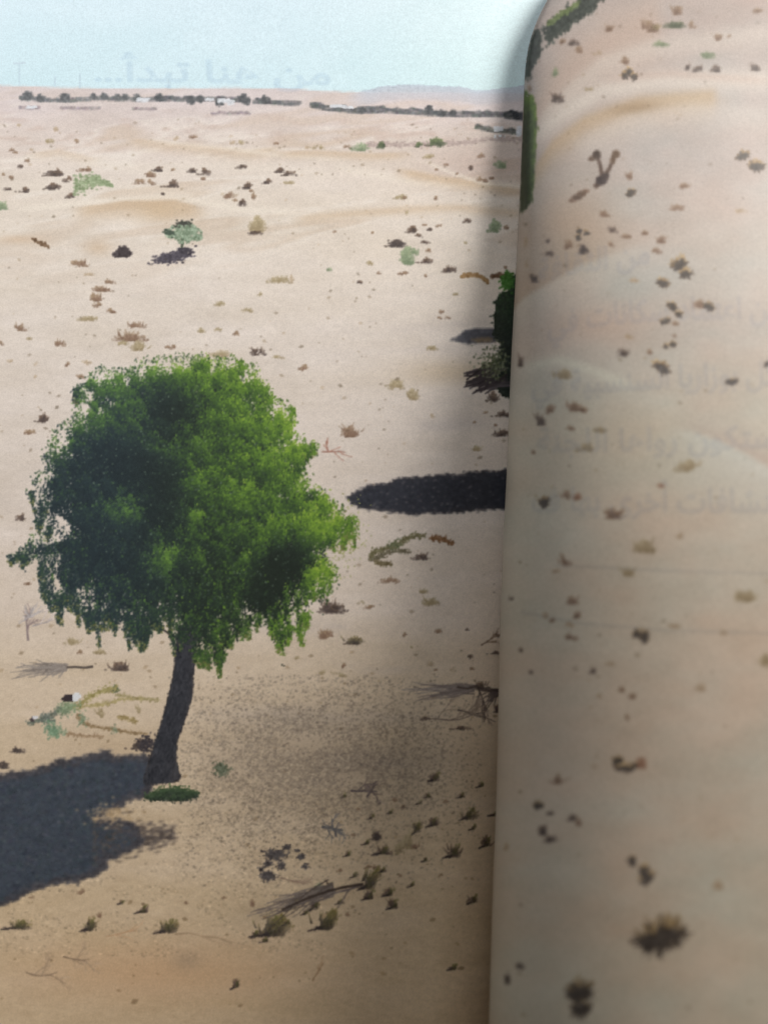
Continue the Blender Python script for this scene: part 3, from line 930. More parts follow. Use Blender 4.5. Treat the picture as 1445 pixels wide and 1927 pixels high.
for txt, side in ((LEFT_TUFTS, 'L'), (RIGHT_TUFTS, 'R')):
    for e in txt.replace('\n', '').split('|'):
        p = e.split()
        if len(p) == 5:
            x, y, w, h = (float(v) for v in p[:4])
            ln = 0.0
            if side == 'L' and p[4] == 's':
                ln = 0.5
            if side == 'L' and 480 < y < 600 and x < 230:
                ln = -0.6
            if side == 'R' and w >= 20 and p[4] in 'kds':
                k = .8 + .4 * RNG.random()
                clump(x, y - h * .5, w * .52 * k, h * .62, int(30 + w * 2.2), side, None, 1.2, 12.0 if p[4] == 'k' else 24.0)
            else:
                tuft(x, y, w, h, p[4], side, None, ln)

# dark crusted mound, pale green shrub with its shadow
ik = Ink()
MP = [(212, 482), (220, 473), (226, 467), (236, 465), (244, 471), (248, 480), (240, 483), (226, 482)]
p = rnd_in(MP, 330) + RNG.normal(0, 1.3, (330, 2))
ik.flecks(p[:, 0], p[:, 1], 5, 3, RNG.normal(0, .6, 330), np.array((70, 60, 62)) + RNG.normal(0, 13, (330, 1)), RNG.random(330))
ik.build('printed_mound', 'L', 'dark brown printed mound left of the pale green shrub')
ik = Ink()
ik.line([(342, 468), (344, 456), (346, 445)], 5, 3, (92, 98, 82), 1)
for cx, cy, r in ((330, 437, 15), (350, 432, 18), (366, 440, 15), (345, 446, 16), (322, 442, 9), (373, 447, 8), (345, 424, 9)):
    m = int(r * r * .5)
    a, rr = RNG.random(m) * 6.28, np.sqrt(RNG.random(m)) * r
    c = np.array((146, 164, 140)) + RNG.normal(0, 24, (m, 1)) - np.clip((np.sin(a) * rr)[:, None] * 1.6, 0, 30)
    ik.flecks(cx + np.cos(a) * rr, cy + np.sin(a) * rr * .8, 5, 3.2, RNG.random(m) * 3, c, 1 + RNG.random(m))
m = 40
ik.flecks(345 + RNG.normal(0, 9, m), 420 + RNG.normal(0, 3, m), 5, 3, RNG.random(m), np.array((66, 66, 58)) + RNG.normal(0, 8, (m, 1)), 3)
m = 40
ik.flecks(320 + RNG.normal(0, 6, m), 437 + RNG.normal(0, 4, m), 5, 3, RNG.random(m), np.array((70, 84, 70)) + RNG.normal(0, 8, (m, 1)), 3)
ik.build('printed_shrub', 'L', 'small pale green printed shrub standing on the dune above the tree')
ik = Ink()
m = 420
u = RNG.normal(0, .42, m)
ik.flecks(325 + u * 36, 484 - u * 7 + RNG.normal(0, 4.5, m), 6, 3, -.2 + RNG.normal(0, .2, m), np.array((82, 76, 86)) + RNG.normal(0, 14, (m, 1)), RNG.random(m))
ik.flecks(350 + RNG.normal(0, 6, 60), 472 + RNG.normal(0, 3, 60), 6, 4, -.2, np.array((70, 64, 72)) + RNG.normal(0, 10, (60, 1)), 1)
ik.build('printed_shadow', 'L', 'dark printed shadow under the small pale green shrub')
ik = Ink()
m = 330
u = RNG.random(m)
ik.flecks(140 + u * 72, 352 - 12 * np.sin(u * 3) + RNG.normal(0, 1, m) * (9 * (1 - u) + 1.5), 6, 3, .15, np.array((150, 164, 128)) + RNG.normal(0, 16, (m, 1)), RNG.random(m))
ik.build('printed_shrub', 'L', 'low trailing green printed shrub among dark mounds at upper left')
ik = Ink()
m = 90
u = RNG.random(m)
ik.flecks(62 + u * 30, 450 + u * 15 + RNG.normal(0, 1.6, m), 6, 3, .45, np.array((116, 90, 66)) + RNG.normal(0, 14, (m, 1)), RNG.random(m))
ik.build('printed_grass_tuft', 'L', 'slanting brown printed grass streak near the left margin')
for (xa, xb, yb, hh, col) in ((868, 918, 531, 15, (164, 130, 88)), (924, 962, 530, 12, (110, 84, 64))):
    ik = Ink()
    m = 190
    u = RNG.random(m)
    ik.flecks(xa + (xb - xa) * u, yb - hh * np.sin(np.clip(u * 2.2 + .7, 0, 3.1)) + RNG.normal(0, 2, m) + 2 * u, 6, 3, .4 * (u - .4),
              np.array(col) + RNG.normal(0, 14, (m, 1)) - 40 * np.clip(u[:, None] - .7, 0, 1), RNG.random(m))
    ik.build('printed_grass_tuft', 'L', 'curved brown printed grass bank beside the gutter bush')

# faint tiny specks strewn over both pages
for side, box, m, nm in (('L', (0, 225, 985, 1900), 1000, 'printed_specks'), ('R', (975, 20, 1445, 1920), 260, 'printed_specks')):
    ik = Ink()
    x = box[0] + RNG.random(m) * (box[2] - box[0])
    y = box[1] + RNG.random(m) ** 1.3 * (box[3] - box[1])
    k = fbm(x / 70, y / 40, 111) > -.1
    x, y = x[k], y[k]
    m = len(x)
    sz = 2.2 + RNG.random(m) ** 3 * 5 * (0.5 + y / 1900)
    under = sand_at(side, x, y)
    c = under * (0.70 + .24 * RNG.random((m, 1))) * np.array((1.0, .97, .92))
    ik.flecks(x, y, sz * 1.7, sz, RNG.normal(0, .4, m), c, RNG.random(m))
    ik.build(nm, side, 'tiny brown printed specks strewn over the sand', 'stuff')

# ---- litter right of the trunk
ik = Ink()
m = 19000
x, y = 590 + RNG.normal(0, 145, m), 1435 + RNG.normal(0, 90, m)
k = (x > 330 + (y - 1400) * .1) & (x < 905) & (y > 1270) & (y < 1720) & (fbm(x / 45, y / 20, 121) + fbm(x / 16, y / 9, 125) * .8 + .25 * RNG.normal(0, 1, m) > -.30)
x, y = x[k], y[k]
m = len(x)
t = RNG.random((m, 1))
c = np.where(t < .58, np.array((116, 104, 94.)), np.where(t < .75, np.array((92, 84, 80.)), np.array((200, 182, 156.)))) + RNG.normal(0, 12, (m, 1))
base = sand_at('L', x, y)
c = base + (c - base) * (.25 + .40 * RNG.random((m, 1)))
ik.flecks(x, y, 2 + RNG.random(m) * 4.5, 1.4 + RNG.random(m) * 2.0, RNG.normal(0, .5, m), c, RNG.random(m))
ik.build('printed_leaf_litter', 'L', 'grey brown printed leaf litter strewn on the sand right of the trunk', 'stuff')
ik = Ink()
m = 5200
x, y = RNG.random(m) * 620, 1470 + RNG.random(m) * 330
k = (fbm(x / 60, y / 24, 131) > -.1)
x, y = x[k], y[k]
m = len(x)
base = sand_at('L', x, y)
ik.flecks(x, y, 3 + RNG.random(m) * 5, 1.5 + RNG.random(m) * 2, RNG.normal(.1, .5, m), base * (.78 + .34 * RNG.random((m, 1))), RNG.random(m))
ik.build('printed_ground_grain', 'L', 'fine printed grain of the sand below the tree shadow', 'stuff')

# ---- tree shadow
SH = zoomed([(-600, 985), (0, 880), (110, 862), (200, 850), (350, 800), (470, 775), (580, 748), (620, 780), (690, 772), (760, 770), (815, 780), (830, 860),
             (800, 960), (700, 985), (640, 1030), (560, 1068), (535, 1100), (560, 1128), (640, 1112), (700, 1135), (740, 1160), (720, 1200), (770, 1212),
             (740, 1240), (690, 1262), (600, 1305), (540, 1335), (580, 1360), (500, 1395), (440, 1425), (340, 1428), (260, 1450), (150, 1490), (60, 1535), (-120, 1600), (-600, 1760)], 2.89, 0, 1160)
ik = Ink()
ik.fill(SH, (66, 74, 86), 4.0, 0, 11)  # bluish sheen of the glossy paper is put into this ink colour
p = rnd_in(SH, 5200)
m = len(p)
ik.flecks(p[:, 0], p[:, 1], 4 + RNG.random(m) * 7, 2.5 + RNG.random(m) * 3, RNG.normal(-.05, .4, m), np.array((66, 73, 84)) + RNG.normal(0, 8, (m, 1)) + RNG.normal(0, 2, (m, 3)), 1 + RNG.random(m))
e = np.array(SH)
for i in range(len(e) - 1):                       # feathered, leafy rim
    L = np.linalg.norm(e[i + 1] - e[i])
    q = int(L * 2.0)
    f = RNG.random((q, 1))
    pos = e[i] + (e[i + 1] - e[i]) * f + RNG.normal(0, 3.6, (q, 2))
    ik.flecks(pos[:, 0], pos[:, 1], 5 + RNG.random(q) * 9, 2 + RNG.random(q) * 2.5, RNG.normal(-.15, .3, q), np.array((74, 72, 78)) + RNG.normal(0, 12, (q, 1)), 1 + RNG.random(q))
m = 700                                           # leaf shadows beyond the rim, light flecks inside it
u = RNG.random(m)
sx, sy = 180 + u * u * 150, 1588 - u * 16 + RNG.normal(0, 1, m) * (26 - 16 * u)
ik.flecks(sx, sy, 8 + RNG.random(m) * 8, 2.2, -.12 + RNG.normal(0, .15, m), np.array((96, 86, 82)) + RNG.normal(0, 14, (m, 1)), 1)
m = 130
sx, sy = 208 + RNG.normal(0, 22, m), 1535 + RNG.normal(0, 10, m)
ik.flecks(sx, sy, 7, 2.4, RNG.normal(-.2, .3, m), np.array((196, 170, 136)) + RNG.normal(0, 16, (m, 1)), 2.5 + RNG.random(m))
m = 90
p = rnd_in(SH, m)
ik.flecks(p[:, 0], p[:, 1], 5, 2.2, RNG.normal(0, .3, m), np.array((112, 112, 118)) + RNG.normal(0, 14, (m, 1)), 2.5)
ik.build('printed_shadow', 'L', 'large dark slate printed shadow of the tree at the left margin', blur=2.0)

# ---- second long shadow and the bush at the gutter
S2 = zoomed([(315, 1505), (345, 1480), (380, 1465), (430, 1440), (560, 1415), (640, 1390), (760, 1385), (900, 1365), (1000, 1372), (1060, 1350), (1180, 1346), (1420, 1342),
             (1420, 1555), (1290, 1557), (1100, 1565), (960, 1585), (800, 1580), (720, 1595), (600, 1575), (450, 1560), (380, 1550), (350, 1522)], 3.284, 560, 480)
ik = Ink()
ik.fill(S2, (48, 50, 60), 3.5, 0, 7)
e = np.array(S2)
for i in range(len(e)):
    a, b2 = e[i], e[(i + 1) % len(e)]
    q = int(np.linalg.norm(b2 - a) * 1.6)
    pos = a + (b2 - a) * RNG.random((q, 1)) + RNG.normal(0, 2.6, (q, 2))
    ik.flecks(pos[:, 0], pos[:, 1], 4 + RNG.random(q) * 7, 1.8, RNG.normal(-.05, .3, q), np.array((60, 59, 66)) + RNG.normal(0, 10, (q, 1)), 1)
p = rnd_in(S2, 1500)
ik.flecks(p[:, 0], p[:, 1], 6, 3, RNG.normal(0, .3, 1500), np.array((50, 52, 62)) + RNG.normal(0, 8, (1500, 1)), 1)
p = rnd_in(S2, 70)
ik.flecks(p[:, 0], p[:, 1], 5, 2.2, 0, np.array((108, 104, 108)) + RNG.normal(0, 12, (70, 1)), 2)
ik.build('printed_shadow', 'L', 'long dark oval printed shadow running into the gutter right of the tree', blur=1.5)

S3 = zoomed([(945, 525), (1000, 500), (1030, 470), (1080, 460), (1150, 455), (1225, 456), (1245, 500), (1215, 538), (1050, 548), (985, 530)], 3.284, 560, 480)
ik = Ink()
ik.fill(S3, (88, 88, 96), 3, 0, 9)
p = rnd_in(S3, 420)
ik.flecks(p[:, 0], p[:, 1], 6, 3, RNG.normal(-.1, .3, 420), np.array((84, 84, 92)) + RNG.normal(0, 12, (420, 1)), 1)
m = 90
ik.flecks(908 + RNG.normal(0, 10, m), 640 + RNG.normal(0, 2.2, m), 6, 2.2, -.2, np.array((128, 112, 92)) + RNG.normal(0, 12, (m, 1)), 2)
ik.build('printed_shadow', 'L', 'small grey printed shadow left of the gutter bush', blur=1.8)

B2 = zoomed([(1300, 150), (1345, 125), (1420, 110), (1420, 900), (1330, 885), (1270, 870), (1210, 800), (1185, 730), (1235, 650), (1262, 560), (1215, 490), (1215, 420), (1228, 335),
             (1222, 285), (1255, 240), (1310, 222), (1330, 190)], 3.284, 560, 480)
ik = Ink()
ik.fill(B2, (38, 46, 38), 3, 0, 8)
p = rnd_in(B2, 2600)
m = len(p)
top = np.clip((640 - p[:, 1]) / 120, 0, 1)[:, None]
c = np.array((36, 44, 38.)) + top * np.array((14, 40, 4.)) * RNG.random((m, 1)) + RNG.normal(0, 9, (m, 1))
ik.flecks(p[:, 0] + RNG.normal(0, 3, m), p[:, 1], 6, 3.4, RNG.random(m) * 3, c, 1 + RNG.random(m))
m = 150
ik.flecks(955 + RNG.normal(0, 5, m), 530 + RNG.normal(0, 8, m), 6, 4, RNG.random(m) * 3, np.array((66, 112, 44)) + RNG.normal(0, 14, (m, 1)), 3)
m = 260
ik.flecks(930 + RNG.normal(0, 16, m), 684 + RNG.normal(0, 16, m), 5, 2.6, RNG.random(m) * 3, np.array((104, 110, 84)) + RNG.normal(0, 22, (m, 1)), 3)
for i in range(46):
    x0, y0 = 872 + RNG.random() * 50, 702 + RNG.random() * 40
    ln = 16 + RNG.random() * 34
    a = -.45 + RNG.normal(0, .16)
    ik.line([(x0, y0), (x0 + ln * .5 * math.cos(a), y0 + ln * .5 * math.sin(a)), (x0 + ln * math.cos(a), y0 + ln * math.sin(a) + 2)], 2, 4.5, np.array((66, 58, 62)) + RNG.normal(0, 10), 2, .8)
ik.build('printed_bush', 'L', 'dark green printed bush half hidden by the curling right page')

# ---- dead branches
def twigs(root, ang, length, width, col, depth, ik, spread=.6):
    pts = [root]
    a = ang
    for i in range(4):
        a += RNG.normal(0, .18)
        pts.append((pts[-1][0] + math.cos(a) * length / 4, pts[-1][1] + math.sin(a) * length / 4))
    ik.line(pts, width * .62, width * .34, np.array(col) + RNG.normal(0, 10) + (3 - depth) * np.array((16, 14, 11)), 1)
    if depth > 0:
        for k in range(3):
            q = pts[1 + k]
            twigs(q, a + RNG.choice([-1, 1]) * spread * (.5 + RNG.random() * .7), length * .6, width * .6, col, depth - 1, ik, spread)


GB = (118, 108, 108)
for root, ang, ln, wd, col, dp, sp, lb in (
        ((54, 1205), -1.75, 46, 5, (112, 98, 104), 2, .5, 'upright grey dead twig printed at the left margin'),
        ((62, 1178), -.5, 60, 3, (178, 168, 170), 3, .5, 'pale washed out dead twigs printed under the crown'),
        ((898, 1290), .9, 50, 4.5, (84, 72, 70), 3, .5, 'dark dead twigs printed against the gutter'),
        ((861, 1336), .08, 56, 4.5, (70, 62, 64), 1, .2, 'thin dark stick printed near the gutter'),
        ((800, 1352), .3, 90, 3, (120, 106, 98), 3, .35, 'short dead twigs printed below the branch fan'),
        ((660, 1488), .1, 50, 6, (82, 72, 74), 2, .8, 'dark forked twig printed on the litter'),
        ((606, 1556), .25, 40, 7, (82, 84, 90), 2, .9, 'bluish dark twig clump printed on the litter'),
        ((690, 1500), -.9, 26, 6, (78, 68, 70), 2, .8, 'small dark branching twig printed on the litter'),
        ((632, 1574), -1.9, 34, 6, (80, 80, 86), 2, .8, 'bluish upright twig printed on the litter'),
        ((679, 1664), 2.82, 76, 7, (82, 74, 78), 1, .25, 'dark fallen stick printed on the lower sand'),
        ((606, 850), .02, 44, 3, (130, 84, 76), 1, .5, 'reddish dead twig printed right of the crown'),
        ((618, 850), -1.9, 20, 4, (128, 86, 78), 1, .4, 'reddish upright twig printed right of the crown'),
        ((588, 1846), -.7, 40, 3.5, (136, 108, 84), 1, .4, 'thin brown twig printed near the lower edge'),
        ((50, 1830), .4, 60, 3.5, (152, 130, 110), 3, .6, 'pale dead twigs printed in the lower left corner'),
        ((120, 1800), .6, 50, 3.5, (150, 128, 108), 3, .6, 'pale tangled twigs printed near the lower left'),
        ((200, 1762), .04, 60, 3, (170, 136, 108), 1, .2, 'thin brown line of twigs printed on the lower sand'),
        ((330, 1758), .06, 110, 3, (160, 136, 112), 2, .15, 'long pale twig printed on the lower sand'),
        ((528, 1652), .1, 46, 4, (120, 100, 88), 2, .4, 'curved brown twig printed by the ring of stones'),
        ((905, 1214), -.35, 36, 3.5, (96, 76, 64), 2, .35, 'brown twig printed close to the gutter')):
    ik = Ink()
    twigs(root, ang, ln, wd, col, dp, ik, sp)
    ik.build('printed_twig', 'L', lb)
def fan(root, tips, width, col, n, label, stem=None):
    """a fallen dead branch: many fine grey twigs spreading from its stem"""
    ik = Ink()
    tips = np.array(tips, float)
    for i in range(n):
        f = RNG.random() * (len(tips) - 1)
        k = int(f)
        tip = tips[k] + (tips[min(k + 1, len(tips) - 1)] - tips[k]) * (f - k) + RNG.normal(0, 3, 2)
        r = np.array(root, float) + RNG.normal(0, 1.5, 2)
        L = .35 + .65 * RNG.random()
        tip = r + (tip - r) * L
        u = np.linspace(0, 1, 7)[:, None]
        nrm = np.array([-(tip - r)[1], (tip - r)[0]])
        pts = r + (tip - r) * u + nrm * np.sin(u * 3.0 + RNG.random() * 2) * RNG.normal(0, .05) + RNG.normal(0, .8, (7, 2))
        ik.line(pts, width * (.5 + .5 * RNG.random()), .8, np.array(col) + RNG.normal(0, 14) + 12 * RNG.random(), RNG.random())
    if stem:
        ik.line(stem, width * 1.7, width * 1.2, np.array(col) - 46, 2)
    return ik.build('printed_dead_branch', 'L', label, blur=.9, opacity=.95)


fan((126, 1256), [(118, 1272), (70, 1284), (20, 1276), (14, 1262), (40, 1246), (90, 1240)], 2.6, (140, 130, 124), 46, 'grey dead branch printed left of the trunk', [(176, 1254), (160, 1257), (142, 1255), (126, 1256)])
fan((890, 1294), [(868, 1306), (800, 1316), (742, 1324), (752, 1300), (770, 1286), (830, 1286)], 2.6, (128, 116, 112), 48, 'grey fan of dead branches printed near the gutter', [(898, 1290), (880, 1296), (860, 1293)])
fan((626, 1672), [(560, 1716), (500, 1728), (462, 1744), (470, 1712), (500, 1694), (560, 1680)], 3.0, (116, 104, 98), 56, 'frayed grey fallen branch printed on the lower sand', [(684, 1664), (655, 1668), (620, 1676), (575, 1692), (530, 1712)])
fan((936, 1300), [(930, 1350), (905, 1340), (880, 1300), (890, 1286)], 2.6, (96, 84, 80), 22, 'dark tangle of dead twigs printed against the gutter')
fan((58, 1160), [(20, 1190), (40, 1140), (80, 1130), (100, 1150)], 2.2, (180, 172, 172), 20, 'pale washed out dead bush printed at the left margin')

ik = Ink()
for x, y, w, h in ((518, 1608, 34, 20), (540, 1594, 12, 10), (506, 1625, 16, 12), (530, 1629, 15, 12), (567, 1612, 14, 12), (574, 1630, 10, 9), (505, 1648, 28, 16), (492, 1636, 10, 8), (560, 1600, 9, 5)):
    m = int(w * h * .32)
    ik.flecks(x + RNG.normal(0, .27, m) * w, y + RNG.normal(0, .25, m) * h, 5, 2.4, RNG.normal(-.5, .5, m), np.array((86, 80, 80)) + RNG.normal(0, 15, (m, 1)), RNG.random(m))
ik.build('printed_stones', 'L', 'ring of dark clods printed on the lower sand')

# trailing creeper between the trees
ik = Ink()
E = lambda pts: zoomed(pts, 3.6125, 560, 980)
for pts, w, col in ((E([(495, 245), (520, 215), (560, 200), (640, 180), (700, 150), (740, 125), (790, 105), (870, 105)]), 7, (112, 106, 76)),
                    (E([(500, 265), (560, 245), (620, 215), (700, 208), (760, 215)]), 5, (106, 98, 78)), (E([(530, 270), (540, 292), (580, 296), (640, 295)]), 5, (112, 100, 72)),
                    (E([(910, 120), (960, 125), (1010, 135), (1060, 160)]), 7, (126, 90, 60)), (E([(640, 185), (690, 165)]), 12, (98, 104, 74))):
    ik.line(pts, w * .7, w * .5, col, 1)
    P = np.array(pts)
    m = int(len(P) * 26)
    f = RNG.random(m) * (len(P) - 1)
    i = f.astype(int)
    pos = P[i] + (P[np.minimum(i + 1, len(P) - 1)] - P[i]) * (f - i)[:, None] + RNG.normal(0, w * .45, (m, 2)) + (0, -w * .15)
    ik.flecks(pos[:, 0], pos[:, 1], 5, 2.4, -1.2 + RNG.normal(0, .8, m), np.array(col) + RNG.normal(8, 18, (m, 1)), 1 + RNG.random(m))
ik.build('printed_creeper', 'L', 'arched green brown creeper printed between tree and gutter')
ik = Ink()
Z = lambda pts: zoomed(pts, 4.817, 0, 1150)
for pts, w, col in ((Z([(640, 880), (720, 855), (800, 790), (870, 745), (960, 715), (1060, 700)]), 7, (164, 152, 100)), (Z([(720, 870), (860, 850), (980, 840), (1100, 800), (1310, 800)]), 4, (180, 164, 118)),
                    (Z([(1060, 760), (1150, 770), (1300, 800), (1450, 805)]), 4, (172, 158, 118)), (Z([(700, 940), (760, 1010), (830, 1045), (1000, 1070), (1150, 1095), (1340, 1112)]), 4, (148, 124, 92)),
                    (Z([(1070, 955), (1150, 970), (1240, 1000)]), 4, (160, 140, 96)), (Z([(250, 1020), (380, 980), (480, 930), (540, 890), (640, 870)]), 7, (110, 116, 104)),
                    (Z([(600, 1110), (760, 1130), (940, 1135)]), 4, (160, 134, 106))):
    ik.line(pts, w * .6, w * .4, col, 1)
    P = np.array(pts)
    m = int(len(P) * 22)
    f = RNG.random(m) * (len(P) - 1)
    i = f.astype(int)
    pos = P[i] + (P[np.minimum(i + 1, len(P) - 1)] - P[i]) * (f - i)[:, None] + RNG.normal(0, w * .5, (m, 2))
    ik.flecks(pos[:, 0], pos[:, 1], 5, 2.4, RNG.random(m) * 3, np.array(col) + RNG.normal(4, 14, (m, 1)), 1 + RNG.random(m))
for x, y, rx, ry, col in ((131, 1331, 20, 11, (128, 152, 104)), (120, 1338, 14, 8, (108, 128, 92)), (97, 1370, 13, 16, (100, 138, 100)), (104, 1380, 12, 10, (108, 148, 106)), (88, 1352, 12, 9, (92, 104, 92)),
                          (156, 1355, 7, 10, (116, 136, 96)), (216, 1372, 6, 6, (128, 136, 100)), (118, 1375, 10, 6, (140, 156, 116))):
    m = int(rx * ry * .62)
    ik.flecks(x + RNG.normal(0, .55, m) * rx, y + RNG.normal(0, .55, m) * ry, 4.4, 2.2, RNG.random(m) * 3, np.array(col) * .7 + 54 + RNG.normal(0, 15, (m, 1)), 2 + RNG.random(m))
ik.build('printed_creeper', 'L', 'sprawling pale green creeper printed left of the trunk')
ik = Ink()
ik.fill(Z([(565, 790), (590, 765), (660, 760), (668, 815), (630, 822), (575, 815)]), (58, 48, 52), 3, 3)
ik.build('printed_rock', 'L', 'black printed rock next to a white one left of the trunk')
ik = Ink()
ik.fill(Z([(662, 770), (690, 742), (735, 755), (725, 790), (700, 815), (668, 812)]), (232, 234, 238), 3, 3, 3)
ik.build('printed_rock', 'L', 'white printed rock at the edge of the creeper')
ik = Ink()
ik.fill(Z([(275, 985), (300, 965), (320, 990), (300, 1010)]), (70, 60, 64), 2.5, 3)
ik.fill(Z([(300, 955), (345, 955), (340, 980), (310, 975)]), (230, 228, 232), 2.5, 3, 3)
ik.build('printed_rock', 'L', 'tiny white and dark printed stone at the tip of the creeper')

# ---- trunk, base plant
TL = zoomed([(975, 60), (965, 130), (952, 280), (922, 430), (882, 580), (842, 700), (812, 800), (796, 850), (785, 890), (792, 910), (880, 905), (965, 892), (980, 874), (972, 840), (955, 780),
             (962, 680), (1002, 570), (1045, 430), (1054, 280), (1070, 130), (1080, 60)], 2.89, 0, 1160)
ik = Ink()
ik.fill(TL, (54, 56, 63), 2.6, 0, 8)
e = np.array(TL)
p = rnd_in(TL, 2100)
m = len(p)
lit = np.exp(-((p[:, 0] - (372 - np.clip(p[:, 1] - 1300, 0, 160) * .25)) / 12) ** 2)[:, None]
c = np.array((54, 55, 62.)) + lit * np.array((16, 13, 10.)) + RNG.normal(0, 10, (m, 1))
ik.flecks(p[:, 0], p[:, 1], 6 + RNG.random(m) * 9, 2.4, 1.75 + RNG.normal(0, .22, m), c, 1 + RNG.random(m))
for i in range(len(e) - 1):
    q = int(np.linalg.norm(e[i + 1] - e[i]) * .9)
    pos = e[i] + (e[i + 1] - e[i]) * RNG.random((q, 1)) + RNG.normal(0, 1.0, (q, 2))
    ik.flecks(pos[:, 0], pos[:, 1], 5, 2.4, RNG.normal(1.75, .3, q), np.array((60, 56, 58)) + RNG.normal(0, 8, (q, 1)), 1)
m = 120
ik.flecks(275 + RNG.normal(0, 9, m), 1402 + RNG.normal(0, 9, m), 6, 3, RNG.random(m) * 3, np.array((66, 60, 64)) + RNG.normal(0, 10, (m, 1)), 1)
ik.line([(326, 1206), (318, 1192), (305, 1183)], 5, 2.5, (60, 54, 54), 1)
ik.build('printed_tree_trunk', 'L', 'dark leaning printed trunk of the lone green tree')
ik = Ink()
for cx, cy, rx, ry in ((290, 1500, 16, 8), (306, 1494, 16, 10), (322, 1490, 14, 9), (338, 1492, 16, 11), (354, 1496, 13, 9), (330, 1502, 22, 6), (366, 1494, 8, 6)):
    m = int(rx * ry * 1.2)
    qx_, qy_ = RNG.normal(0, .5, m), RNG.normal(0, .5, m)
    ik.flecks(cx + qx_ * rx, cy + qy_ * ry, 5, 2.6, RNG.random(m) * 3, np.array((58, 74, 54)) - qy_[:, None] * np.array((14, 20, 8)) + RNG.normal(0, 10, (m, 1)), RNG.random(m))
ik.build('printed_shrub', 'L', 'low dark green printed plant at the foot of the trunk')
ik = Ink()
m = 160
ik.flecks(417 + RNG.normal(0, 7, m), 1447 + RNG.normal(0, 6, m), 5, 3, RNG.random(m) * 3, np.array((106, 112, 92)) + RNG.normal(0, 16, (m, 1)), RNG.random(m))
ik.build('printed_shrub', 'L', 'tiny grey green printed plant right of the trunk foot')

# ---- crown
CR = zoomed([(545, 95), (640, 72), (750, 66), (850, 80), (910, 72), (945, 95), (1000, 115), (965, 132), (1030, 180), (1060, 230), (1120, 255), (1150, 290), (1130, 330), (1150, 380), (1195, 400),
             (1215, 430), (1180, 440), (1165, 480), (1190, 540), (1180, 590), (1240, 590), (1265, 610), (1320, 650), (1330, 690), (1345, 710), (1320, 740), (1300, 790), (1240, 800), (1200, 830),
             (1240, 850), (1290, 890), (1300, 930), (1270, 985), (1210, 995), (1180, 1020), (1150, 1050), (1170, 1090), (1130, 1140), (1090, 1160), (1060, 1110), (1000, 1090), (960, 1080), (930, 1130),
             (890, 1150), (870, 1200), (850, 1240), (800, 1230), (770, 1200), (690, 1120), (680, 1040), (640, 1040), (600, 1070), (570, 1130), (520, 1140), (490, 1110), (500, 1080), (430, 1060),
             (390, 1050), (350, 1080), (330, 1050), (320, 980), (270, 980), (230, 1020), (200, 1000), (175, 960), (170, 910), (190, 850), (140, 845), (70, 850), (90, 810), (190, 798), (250, 785), (215, 700), (160, 670),
             (150, 630), (185, 600), (135, 550), (150, 520), (210, 500), (175, 450), (215, 390), (222, 340), (300, 310), (296, 250), (330, 230), (296, 200), (350, 150), (390, 115), (450, 125), (520, 120)], 2.064, 0, 640)
CRA = np.array(CR)
T = lambda x, y: (x / 2.064, 640 + y / 2.064)
ik = Ink()
cen = CRA.mean(0)


def leaves(x, y, c, size, h, droop=.62):
    m = len(x)
    ang = np.where(RNG.random(m) < droop, 1.57 + RNG.normal(0, .45, m), RNG.random(m) * 3.14)
    ik.flecks(x, y, size * (.7 + .8 * RNG.random(m)), size * (.36 + .25 * RNG.random(m)), ang, c, h)


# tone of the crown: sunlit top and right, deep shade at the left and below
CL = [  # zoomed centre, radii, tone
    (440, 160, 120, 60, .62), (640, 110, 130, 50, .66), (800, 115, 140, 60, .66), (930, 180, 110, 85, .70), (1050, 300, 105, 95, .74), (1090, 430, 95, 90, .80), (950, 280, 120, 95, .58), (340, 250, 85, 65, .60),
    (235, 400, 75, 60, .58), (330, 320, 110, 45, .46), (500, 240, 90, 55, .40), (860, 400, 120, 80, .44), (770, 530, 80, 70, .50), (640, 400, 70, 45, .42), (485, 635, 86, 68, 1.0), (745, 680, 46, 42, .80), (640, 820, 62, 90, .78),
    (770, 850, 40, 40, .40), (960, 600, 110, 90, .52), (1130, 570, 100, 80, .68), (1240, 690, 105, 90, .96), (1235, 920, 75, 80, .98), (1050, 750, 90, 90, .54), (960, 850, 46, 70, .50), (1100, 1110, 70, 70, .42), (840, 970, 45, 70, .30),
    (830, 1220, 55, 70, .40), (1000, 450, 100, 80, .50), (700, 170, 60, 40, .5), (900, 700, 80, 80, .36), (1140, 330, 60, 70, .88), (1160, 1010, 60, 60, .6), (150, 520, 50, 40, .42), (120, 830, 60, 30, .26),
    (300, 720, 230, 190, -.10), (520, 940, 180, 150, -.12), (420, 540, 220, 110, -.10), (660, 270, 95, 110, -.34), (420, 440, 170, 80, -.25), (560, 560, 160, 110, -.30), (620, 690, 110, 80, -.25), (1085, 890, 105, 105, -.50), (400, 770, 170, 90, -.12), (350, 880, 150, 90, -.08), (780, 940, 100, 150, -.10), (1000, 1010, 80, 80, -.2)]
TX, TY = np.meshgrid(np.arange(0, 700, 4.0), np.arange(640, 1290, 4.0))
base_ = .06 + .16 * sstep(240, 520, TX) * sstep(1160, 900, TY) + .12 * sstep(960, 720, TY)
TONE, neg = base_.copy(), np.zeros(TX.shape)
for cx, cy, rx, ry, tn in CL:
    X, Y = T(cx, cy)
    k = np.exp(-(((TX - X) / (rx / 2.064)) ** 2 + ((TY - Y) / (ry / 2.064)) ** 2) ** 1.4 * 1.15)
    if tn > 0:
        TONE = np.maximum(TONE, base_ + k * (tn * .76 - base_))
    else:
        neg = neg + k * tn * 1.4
TONE = TONE + neg


